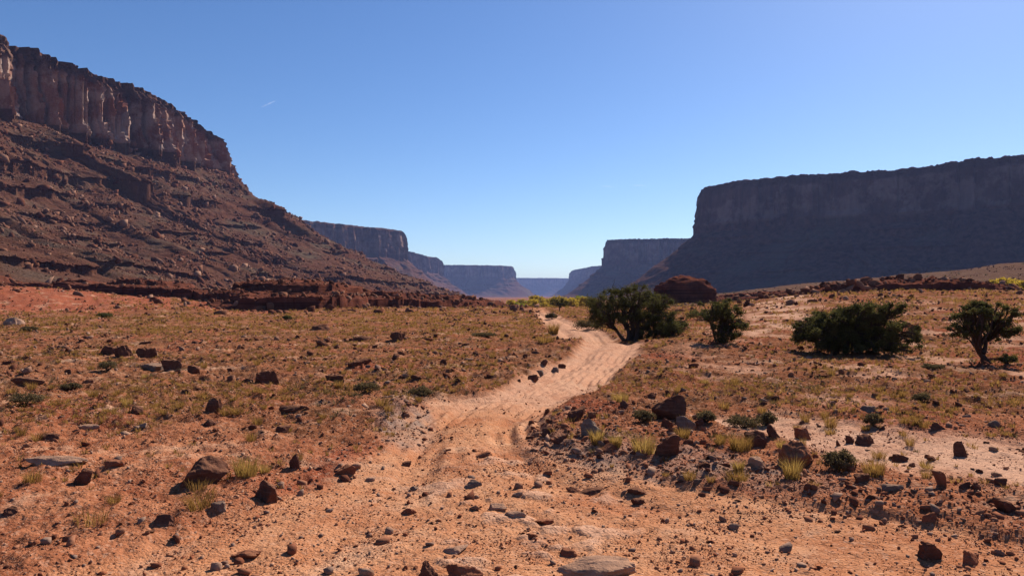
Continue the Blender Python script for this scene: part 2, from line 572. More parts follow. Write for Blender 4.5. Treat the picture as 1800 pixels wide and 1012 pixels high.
# ------------------------------------------------------------------ canyon walls
def resample(pts, ds):
    P = np.array(pts, float)
    t = np.arange(len(P))
    # Catmull-Rom
    out = []
    Q = np.vstack([2 * P[0] - P[1], P, 2 * P[-1] - P[-2]])
    for k in range(len(P) - 1):
        u = np.linspace(0, 1, 60, endpoint=False)[:, None]
        p0, p1, p2, p3 = Q[k], Q[k + 1], Q[k + 2], Q[k + 3]
        out.append(0.5 * ((2 * p1) + (-p0 + p2) * u + (2 * p0 - 5 * p1 + 4 * p2 - p3) * u ** 2 + (-p0 + 3 * p1 - 3 * p2 + p3) * u ** 3))
    C = np.vstack(out + [P[-1:]])
    s = np.concatenate([[0], np.cumsum(np.linalg.norm(np.diff(C, axis=0), axis=1))])
    n = int(s[-1] / ds) + 1
    ss = np.linspace(0, s[-1], n)
    return np.stack([np.interp(ss, s, C[:, 0]), np.interp(ss, s, C[:, 1])], -1), ss


def gauss1(a, sig):
    if sig < 0.5:
        return a
    k = np.arange(-int(3 * sig), int(3 * sig) + 1)
    w = np.exp(-0.5 * (k / sig) ** 2)
    w /= w.sum()
    pad = len(k) // 2
    b = np.concatenate([np.repeat(a[:1], pad, 0), a, np.repeat(a[-1:], pad, 0)])
    return np.stack([np.convolve(b[:, c], w, 'valid') for c in range(a.shape[1])], -1)


def facets(s, cell, amp, seed, saw=False):
    """Broken flat faces along the wall: piecewise linear with sharp steps."""
    g = np.random.RandomState(seed)
    n = int((s.max() - s.min()) / cell * 2.2) + 12
    w = np.clip(np.exp(g.normal(-0.25, 0.7, n)), 0.2, 3.0) * cell
    b = np.concatenate([[s.min() - 3 * cell], s.min() - 3 * cell + np.cumsum(w)])
    lo, hi = g.uniform(-1, 1, n), g.uniform(-1, 1, n)
    if saw:                                   # each face swings away from the valley side, then steps out again
        lo, hi = np.abs(lo), -np.abs(hi)
    k = np.clip(np.searchsorted(b, s, 'right') - 1, 0, n - 1)
    t = np.clip((s - b[k]) / w[k], 0, 1)
    return amp * (lo[k] + (hi[k] - lo[k]) * t)


def mesa(name, label, rim, prof, side, ds, dz, mat, seed, rough=1.0, butt=1.0, inland=120.0, normsig=30.0, zbase=-5.0, hvar=None, ledges=(), nose=None):
    """A canyon wall: rim line in plan, profile of (distance out from rim, height), cliff part from prof[k] flagged True."""
    C, s = resample(rim, ds)
    T = np.gradient(C, axis=0)
    N = np.stack([T[:, 1], -T[:, 0]], -1) * side
    N = gauss1(N / np.linalg.norm(N, axis=1)[:, None], normsig / ds)
    N /= np.linalg.norm(N, axis=1)[:, None]
    # rows
    O, Z, W = [], [], []
    for (o0, z0, w0), (o1, z1, w1) in zip(prof[:-1], prof[1:]):
        n = max(2, int(math.hypot(o1 - o0, z1 - z0) / dz))
        u = np.linspace(0, 1, n, endpoint=False)
        O.append(o0 + (o1 - o0) * u); Z.append(z0 + (z1 - z0) * u); W.append(np.full(n, w1))
    ztop = prof[-1][1]
    O.append([prof[-1][0]]); Z.append([ztop]); W.append([1.0])
    O, Z, W = [np.concatenate(k).astype(float) for k in (O, Z, W)]
    W = gauss1(W[:, None], 1.5)[:, 0]
    ns, nr = len(s), len(O)
    Sg, Zg = np.meshgrid(s, Z, indexing='ij')
    Og = np.broadcast_to(O, (ns, nr)).copy()
    Wg = np.broadcast_to(W, (ns, nr))
    zt = Zg.copy()
    # talus: benches of harder rock, gullies, rubble
    zc = min(z for (o, z, w) in prof if w > 0.5)
    tw = 1 - Wg
    mid = np.clip(Zg / zc, 0, 1)
    gul = ridged(Sg / 42.0 + 1.3 * pn(Sg / 60.0, Zg / 40.0, seed), Zg / 130.0, seed + 0.5, 3)
    dO = tw * (-12.0 * rough * gul * np.sin(PI * np.clip(mid, 0.02, 1)) ** 0.7)
    dO += tw * 6.0 * rough * fbm(Sg / 90.0, Zg / 60.0, seed + 2.0, 3)
    for zl, th, amp, sc, bias in ledges:
        k = sst(-0.15, 0.25, pn(Sg / sc, zl * 0.37, seed + 4.0) + bias)
        zz = Zg - zl - 2.5 * pn(Sg / 55.0, zl, seed)
        prof_l = np.where(zz < 0, sst(-th * 0.12, 0, zz), sst(th, 0, zz) ** 0.6 * 1.0)
        dO += tw * k * 0.8 * amp * (prof_l - 0.35) * (0.75 + 0.5 * (facets(Sg, 9.0, 0.5, int(zl * 7 + seed * 13)) + 0.5))
    # thin beds everywhere in the slope
    for q in range(int(zc / 4.2)):
        zl = 3.0 + q * 4.2 + 1.3 * math.sin(q * 2.4 + seed)
        zz = Zg - zl - 1.5 * pn(Sg / 40.0, q * 1.7, seed) - 0.4 * pn(Sg / 7.0, q * 1.7, seed)
        k = sst(0.0, 0.25, pn(Sg / 38.0, q * 3.3, seed + 8.0) + 0.08)
        dO += tw * rough * k * 0.8 * (sst(-0.5, 0.0, zz) * sst(3.0, 0.0, zz) - 0.3)
    # wall: buttresses and broken columns with their own sub-faces
    zw = 1.4 * pn(Sg / 9.0, Zg / 14.0, seed + 6.0)
    top = sst(ztop, ztop - 14, Zg)
    b1 = facets(Sg + zw * 0.6, 30.0, 13.0, seed * 17 + 1, True)
    b2 = facets(Sg + zw * 0.6, 11.0, 6.5, seed * 17 + 2, True)
    b3 = facets(Sg + zw, 5.0, 3.0, seed * 17 + 3)
    band = np.floor((Zg - zc) / 13.0 + 0.7 * facets(Sg, 15.0, 1.0, seed * 17 + 5))
    b4 = 0
    for q in range(-2, 6):
        b4 = b4 + (band == q) * facets(Sg + zw, 8.0, 5.2, seed * 31 + q + 40)
    low = sst(zc + 26, zc, Zg)
    dO += Wg * butt * ((b1 * 0.9 + b2 + b3) * (0.45 + 0.55 * top) + b4 * (0.5 + 0.6 * low))
    dO += Wg * butt * (1.5 * fbm(Sg / 3.0, Zg / 3.0, seed, 3) * 0.6)
    lay = facets(Zg + 1.2 * pn(Sg / 30.0, Zg / 10.0, seed + 9.0), 2.6, 1.0, seed + 77)
    dO += Wg * butt * lay * (0.7 + 2.2 * (1 - top))
    Og = Og + dO
    hang = np.maximum.accumulate(Og[:, ::-1], axis=1)[:, ::-1] - 1.1      # nothing hangs out more than a metre over what carries it
    Og = np.maximum(Og, hang)
    P = C[:, None, :] + N[:, None, :] * Og[..., None]
    X, Y = P[..., 0], P[..., 1]
    rz = tw * rough * (1.1 * fbm(X / 26.0, Y / 26.0, Zg / 26.0, 3) + 0.65 * ridged(X / 7.0, Y / 7.0, Zg / 7.0, 3) * np.clip(mid * 3, 0, 1)
                       + 0.45 * fbm(X / 2.2, Y / 2.2, Zg / 2.2, 2))
    zt = zt + rz * np.clip((Zg - zbase) / 12.0, 0.1, 1)
    hv = 0.0 if hvar is None else np.interp(s, hvar[0], hvar[1])[:, None]
    kz = np.clip((Zg - zc * 0.4) / (ztop - zc * 0.4), 0, 1)
    zt = zt + hv * kz
    if nose is not None:
        s0 = s[np.argmin(np.hypot(C[:, 0] - nose[0], C[:, 1] - nose[1]))]
        gz = nose[3] * np.exp(-((s - s0) / nose[2]) ** 2)[:, None]
        zt = zt + gz * np.where(Zg < zc, np.clip(Zg / zc, 0, 1) ** 1.3, np.clip((ztop - Zg) / (ztop - zc), 0, 1))
    zt = zt + Wg * (1 - top) * (facets(Sg, 11.0, 1.1, seed + 3) + facets(Sg, 4.0, 0.6, seed + 4))
    # the flat top runs inland, and a back closes it
    X2, Y2, Z2 = [X], [Y], [zt]
    for k, (o, z) in enumerate(((-6, 0.8), (-25, 1.8), (-inland, 3.0))):
        e = C + N * (o + dO[:, -1:] * (1 if k == 0 else 0))
        X2.append(e[:, :1]); Y2.append(e[:, 1:])
        bump = (1.6 * fbm(s / 9.0, k * 3.0, seed, 3) if k < 2 else 0 * s)
        Z2.append((zt[:, -1] + z + bump)[:, None])
    X, Y, Zt = [np.concatenate(k, 1) for k in (X2, Y2, Z2)]
    wl = np.concatenate([Wg, np.full((ns, 3), 0.0)], 1)
    cp = np.concatenate([Wg * sst(ztop - 13, ztop - 7, Zg + 4 * pn(Sg / 20.0, Zg / 9.0, seed)), np.ones((ns, 3))], 1)
    V = np.stack([X, Y, Zt], -1).reshape(-1, 3)
    Fc = grid_faces(ns, nr + 3)
    if side > 0:
        Fc = Fc[:, ::-1]
    me = mesh_np(name, V, Fc, True, {'wall': wl.ravel(), 'cap': cp.ravel()})
    try:
        me.set_sharp_from_angle(angle=R(38))
    except Exception:
        pass
    o = obj(name, me, mat)
    tag(o, label, 'mesa', kind='structure')
    return V.reshape(ns, nr + 3, 3), s, Z


H, ZC = 140.0, 97.0
PROF = [(232, -5, 0), (212, 0.5, 0), (173, 15, 0), (140, 30, 0), (108, 45, 0), (80, 62, 0), (66, 70, 0), (36, 88, 0), (9, 98, 0), (3, 104, 1), (0, 131, 1), (-5, 140, 1)]
left_rim = [(-335, 20), (-312, 160), (-296, 280), (-279, 392), (-267, 450), (-250, 500), (-240, 560), (-243, 612), (-262, 672), (-305, 730), (-380, 780), (-520, 820), (-700, 850)]
LV, LS, LZ = mesa('mesa', 'dark red canyon wall with a columned cliff above a boulder slope', left_rim, PROF, 1, 0.85, 0.85, M_CLIFF, 3, 1.0, 1.0, nose=(-248, 640, 75, 13), hvar=([0, 330, 420, 520, 570, 610, 650, 700, 1600], [6, 6, 4, 0, -4, -12, -24, -36, -36]),
                  ledges=((80, 9, 9, 70, 0.02), (62, 12, 12, 60, 0.08), (46, 7, 8, 55, -0.02), (33, 6, 7, 60, 0.05), (22, 5, 6, 50, 0.1), (11, 8, 9, 60, 0.25), (3, 4, 6, 45, 0.2)))
PROF2 = [(165, -8, 0), (122, 5, 0), (80, 36, 0), (42, 66, 0), (9, 96, 0), (4, 104, 1), (0, 140, 1), (-4, 150, 1)]
LED2 = ((78, 10, 8, 90, 0.0), (55, 9, 8, 80, 0.0), (30, 7, 6, 70, 0.05))


def far_mesa(label, rim, seed, ds=3.0, h=1.0, hvar=None, side=1, prof=PROF2, butt=1.0):
    return mesa('mesa', label, rim, [(o, z * (h if z > 0 else 1), w) for o, z, w in prof], side, ds, ds * 0.8, M_FAR, seed, 1.0, butt, hvar=hvar, ledges=LED2)


# right side: the big shaded wall, then the promontories behind it
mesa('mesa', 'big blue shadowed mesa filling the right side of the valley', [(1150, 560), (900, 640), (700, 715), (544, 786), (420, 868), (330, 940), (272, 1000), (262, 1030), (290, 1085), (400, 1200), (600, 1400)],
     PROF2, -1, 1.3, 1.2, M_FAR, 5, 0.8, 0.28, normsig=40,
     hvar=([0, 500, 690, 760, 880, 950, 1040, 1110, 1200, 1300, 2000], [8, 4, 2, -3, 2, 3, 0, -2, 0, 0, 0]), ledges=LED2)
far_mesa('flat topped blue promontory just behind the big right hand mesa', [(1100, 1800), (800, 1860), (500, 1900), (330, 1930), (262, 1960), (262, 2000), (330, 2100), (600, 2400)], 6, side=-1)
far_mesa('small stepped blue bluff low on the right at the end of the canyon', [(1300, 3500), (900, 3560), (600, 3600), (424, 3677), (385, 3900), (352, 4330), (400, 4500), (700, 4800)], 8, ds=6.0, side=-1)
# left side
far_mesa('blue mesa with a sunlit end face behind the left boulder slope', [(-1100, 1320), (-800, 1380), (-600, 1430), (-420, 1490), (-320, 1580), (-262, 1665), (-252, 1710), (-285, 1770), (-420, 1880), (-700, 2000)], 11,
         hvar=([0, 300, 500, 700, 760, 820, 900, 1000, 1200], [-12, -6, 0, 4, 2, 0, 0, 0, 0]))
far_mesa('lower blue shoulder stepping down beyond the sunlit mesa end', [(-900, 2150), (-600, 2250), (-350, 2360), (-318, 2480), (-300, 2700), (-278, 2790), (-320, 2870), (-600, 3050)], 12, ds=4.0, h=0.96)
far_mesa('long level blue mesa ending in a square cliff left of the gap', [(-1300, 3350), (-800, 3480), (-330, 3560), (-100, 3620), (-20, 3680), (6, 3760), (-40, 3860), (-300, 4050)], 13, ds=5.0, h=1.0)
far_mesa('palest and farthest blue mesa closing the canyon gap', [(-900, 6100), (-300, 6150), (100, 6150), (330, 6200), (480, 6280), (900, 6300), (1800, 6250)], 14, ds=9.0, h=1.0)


# scree on the left slope: one mass of broken stone
def ico(sub):
    import bmesh
    bm = bmesh.new()
    bmesh.ops.create_icosphere(bm, subdivisions=sub, radius=1.0)
    v = np.array([q.co[:] for q in bm.verts])
    bm.verts.index_update()
    f = np.array([[w.index for w in q.verts] for q in bm.faces])
    bm.free()
    return v, f


ICO = {k: ico(k) for k in (1, 2, 3, 4, 5)}


def rock_verts(sub, rg, planes=11, flat=1.0, rough=0.04, soft=14.0, table=True):
    """An angular stone: a sphere pulled in to randomly set faces, edges slightly worn."""
    d, f = ICO[sub]
    n = rg.normal(size=(planes, 3))
    n /= np.linalg.norm(n, axis=1)[:, None]
    n = np.vstack([n, [[0, 0, 1], [0, 0, -1]]])
    dist = np.concatenate([rg.uniform(0.55, 1.0, planes), [rg.uniform(0.55, 0.85) if table else 1.2, 0.8]])
    c = np.maximum(d @ n.T, 1e-3) / dist
    r = 1.0 / (np.power(c, soft).sum(1) ** (1 / soft))
    o = rg.uniform(0, 50, 3)
    v = d * r[:, None]
    if rough:
        v = v * (1 + rough * fbm(v[:, 0] * 2.2 + o[0], v[:, 1] * 2.2 + o[1], v[:, 2] * 2.2 + o[2], 3))[:, None]
    v = v / np.abs(v).max(0)
    return v * np.array([1, 1, flat]), f


def stone_mass(name, P, size, nproto, sub, mat, label, seed, kind='stuff', flat=(0.4, 0.9), sink=0.25, cat='stones'):
    rg = np.random.RandomState(seed)
    protos = [rock_verts(sub, rg, 8, 1.0, 0.05, 10.0)[0] for _ in range(nproto)]
    f0 = ICO[sub][1]
    n = len(P)
    k = rg.randint(0, nproto, n)
    B = np.stack(protos)[k]
    ang = rg.uniform(0, 2 * PI, n)
    tx, ty = rg.normal(0, 0.25, n), rg.normal(0, 0.25, n)
    sc = np.stack([size * rg.uniform(0.7, 1.3, n), size * rg.uniform(0.6, 1.1, n), size * rg.uniform(flat[0], flat[1], n)], -1)
    B = B * sc[:, None, :]
    x = B[..., 0] * np.cos(ang)[:, None] - B[..., 1] * np.sin(ang)[:, None]
    y = B[..., 0] * np.sin(ang)[:, None] + B[..., 1] * np.cos(ang)[:, None]
    z = B[..., 2] + x * tx[:, None] + y * ty[:, None]
    V = np.stack([x, y, z], -1) + P[:, None, :]
    V[..., 2] += (sc[:, 2] * (1 - 2 * sink))[:, None] * 0.8
    nv = B.shape[1]
    Fc = (f0[None] + (np.arange(n) * nv)[:, None, None]).reshape(-1, 3)
    tone = np.repeat(rg.uniform(0, 1, n), nv)
    me = mesh_np(name, V.reshape(-1, 3), Fc, False, {'tone': tone})
    o = obj(name, me, mat)
    tag(o, label, cat, kind=kind)
    return o


def tone_rock(name, cols):
    t = NT(name)
    v = t.attr('tone')
    r = t.n('ValToRGB')
    e = r.color_ramp.elements
    e[0].position, e[0].color = 0.0, cols[0] + (1,)
    e[1].position, e[1].color = 1.0, cols[-1] + (1,)
    for k, c in enumerate(cols[1:-1]):
        q = e.new((k + 1) / (len(cols) - 1))
        q.color = c + (1,)
    t.put(r.inputs[0], v)
    n = t.noise(t.pos(), 18.0, 4, 0.65)
    c = t.mix(t.mr(n, 0.35, 0.7, 0, 0.5), r.outputs[0], (0.12, 0.055, 0.04))
    return t.done(c, t.bump(n, 0.02, 0.6))


M_SCREE = tone_rock('scree_stone', [(0.085, 0.034, 0.022), (0.17, 0.064, 0.038), (0.22, 0.105, 0.065), (0.36, 0.21, 0.145)])
M_PEB = tone_rock('pebble_stone', [(0.11, 0.042, 0.028), (0.24, 0.085, 0.046), (0.36, 0.16, 0.09), (0.26, 0.175, 0.135), (0.46, 0.27, 0.18)])
M_GRIT = tone_rock('soil_grit', [(0.26, 0.080, 0.042), (0.36, 0.13, 0.064), (0.48, 0.22, 0.12), (0.60, 0.36, 0.23)])
rg = np.random.RandomState(21)
ns, nr = LV.shape[:2]
nt = int(np.searchsorted(LZ, 95))
n = 95000
ii = rg.randint(0, ns, n)
jj = (rg.power(0.9, n) * nt).astype(int)
P = LV[ii, np.clip(jj, 0, nt - 1)]
keep = (P[:, 1] > 60) & (np.abs(P[:, 0]) < P[:, 1] * 0.78) & (pn(P[:, 0] / 18, P[:, 1] / 18, P[:, 2] / 9) + 0.45 * pn(P[:, 0] / 5, P[:, 1] / 5, 3.0) > -0.15) & (P[:, 2] > 1)
P = P[keep]
dist = np.hypot(P[:, 0], P[:, 1])
size = 0.19 * (1 + rg.pareto(2.0, len(P)) * 0.8)
size = np.clip(size * np.clip(dist / 220, 0.7, 1.6), 0.15, np.clip(dist / 170, 0.5, 2.2))
stone_mass('scree', P, size, 14, 1, M_SCREE, 'reddish brown scree and boulders strewn over the left canyon slope', 22)

# ------------------------------------------------------------------ slickrock ledges at the foot of the slope and on the right
LEDGE_PTS = []


def ledge(name, label, cols, front, height, seed, mat, group, run=34.0, step=1.15, slope=0.13, first=0.45):
    """A belt of bedded sandstone: treads and steep broken risers climbing away from the front line, sunk into the soil at its ends.
    cols, front, height: bearings (as photo columns), distance of the front and total height there."""
    a0, a1 = (cols[0] - 900) / F, (cols[-1] - 900) / F
    rm = float(np.mean(front))
    na, nv = int((a1 - a0) * rm / 0.16), int(run / 0.22)
    a = np.linspace(a0, a1, na)
    px = 900 + F * a
    rf = np.interp(px, cols, front) + 1.6 * fbm(a * rm / 9.0, 0.0, seed, 3) + facets(a * rm, 5.0, 0.55, seed) + facets(a * rm, 1.4, 0.22, seed + 1)
    Ht = np.interp(px, cols, height)
    Ht = Ht * np.clip(1 + 0.3 * fbm(a * rm / 9.0, 4.0, seed + 2, 2), 0.4, 1.4)
    V = np.linspace(-1.2, run, nv)
    A, W = np.meshgrid(a, V, indexing='ij')
    Rf, HH = rf[:, None], Ht[:, None]
    Y = Rf + W
    X = A * Y
    d = W + 5.0 * fbm(X / 11.0, Y / 8.0, seed, 4) * sst(0, 4, W) + 1.2 * fbm(X / 2.0, Y / 2.0, seed + 4, 3) * sst(0, 2, W)
    ramp = HH * first * sst(0.0, 0.5, W) + np.clip(slope * d, -1, None) * (HH / 3.0) ** 0.5
    ramp = np.minimum(ramp, HH + 0.02 * W)
    q = ramp / step + 0.25 * pn(X / 12.0, Y / 12.0, seed + 3)
    fr = q - np.floor(q)
    ter = (np.floor(q) + sst(0.84, 0.96, fr) + 0.10 * fr) * step
    half = ramp / (step * 0.37)
    fh = half - np.floor(half)
    ter2 = (np.floor(half) + sst(0.78, 0.95, fh)) * step * 0.37
    z = 0.68 * ter + 0.32 * ter2
    z = z - 0.10 * np.exp(-((fr - 0.98) / 0.05) ** 2)
    z = z * sst(-0.25, 0.15, W) - 0.5 * sst(0.1, -1.0, W)
    z = z + 0.12 * np.maximum(0, facets(A * rm + 0.6 * pn(X, Y, 0.0), 2.2, 1.0, seed + 9) * facets(Y + 0.6 * pn(X, Y, 4.0), 2.0, 1.0, seed + 11)) * sst(0.5, 1.5, HH)
    z = z + 0.11 * fbm(X / 1.6, Y / 1.6, seed + 7, 3) + 0.05 * ridged(X / 0.6, Y / 0.6, 2.0, 2)
    z = z - 0.45 * sst(0.9, 0.2, HH) - (HH + 1.2) * sst(run - 9, run, W)
    g = ground_h(X.ravel(), Y.ravel()).reshape(X.shape)
    P = np.stack([X, Y, g + z - 0.06], -1).reshape(-1, 3)
    near = np.nonzero(((W > -1.0) & (W < run * 0.55) & (HH > 0.4)).ravel())[0]
    pick = np.random.RandomState(seed).choice(near, 420)
    LEDGE_PTS.append(P[pick])
    me = mesh_np(name, P, grid_faces(na, nv)[:, ::-1], True)
    try:
        me.set_sharp_from_angle(angle=R(40))
    except Exception:
        pass
    return tag(obj(name, me, mat), label, 'rock ledge', group)


GL = 'ledges of red sandstone at the foot of the left slope'
ledge('rock_ledge', 'long dark stepped sandstone ledge above the pink apron at far left', [-170, -60, 60, 160, 260, 340, 390, 430], [104, 103, 101, 98, 95, 92, 90, 92], [2.6, 2.3, 1.9, 2.0, 2.3, 2.3, 1.6, 0.0], 31, M_SLICK, GL, 30, 1.2, 0.14, 0.6)
ledge('rock_ledge', 'high stepped sandstone ledge with the deepest black face left of centre', [355, 372, 400, 440, 500, 560, 600, 640, 652], [82, 79, 77, 75, 73, 73, 75, 79, 82], [0.0, 1.2, 1.5, 2.5, 2.9, 3.0, 2.5, 1.9, 0.0], 32, M_SLICK, GL, 36, 1.25, 0.12, 0.5)
ledge('rock_ledge', 'low dark sandstone shelf trailing toward the canyon mouth', [600, 640, 700, 770, 830, 880, 920], [92, 94, 97, 100, 106, 112, 118], [0.4, 2.5, 2.6, 2.0, 1.6, 1.0, 0.0], 33, M_SLICK, GL, 26, 1.0, 0.12, 0.45)
GR = 'dark ledges on the right hand rise'
ledge('rock_ledge', 'low dark broken ledge behind the sandy knoll on the right', [1310, 1345, 1400, 1460, 1520, 1560], [62, 59, 58, 59, 61, 64], [0.0, 0.5, 0.75, 0.8, 0.7, 0.0], 51, M_SLICK, GR, 14, 0.6, 0.10, 0.7)
ledge('rock_ledge', 'long dark rocky bank behind the big bush and the right juniper', [1440, 1500, 1560, 1640, 1720, 1800, 1880], [70, 66, 63, 62, 62, 63, 66], [0.0, 1.0, 1.3, 1.4, 1.0, 0.5, 0.4], 52, M_SLICK, GR, 16, 0.7, 0.12, 0.6)
ledge('rock_ledge', 'flat grey ledge on the ridge left of the dark bank', [1190, 1240, 1300, 1360, 1430, 1500], [128, 124, 122, 120, 124, 128], [0.0, 1.0, 1.3, 1.7, 1.3, 0.0], 53, M_SLICK, GR, 24, 0.8, 0.10, 0.5)
# the rounded red knoll behind the large juniper
kn = on_ground((1205 - 900) / F * 125, 125.0)
v, f = ICO[5][0].copy(), ICO[5][1]
v = np.sign(v) * np.abs(v) ** np.array([0.85, 0.85, 0.7]) * np.array([4.6, 4.0, 3.4])
v += 0.35 * ridged(v[:, 0] / 1.6, v[:, 1] / 1.6, v[:, 2] / 0.8, 3)[:, None] * v / 4.0
v += 0.5 * fbm(v[:, 0] / 3, v[:, 1] / 3, v[:, 2] / 2.0, 4)[:, None] * v / 4.0
tag(obj('rock_knoll', mesh_np('rock_knoll', v, f), M_SLICK, loc=(kn[0], kn[1], 1.2)), 'dark rounded red rock knoll rising behind the large juniper', 'rock knoll')

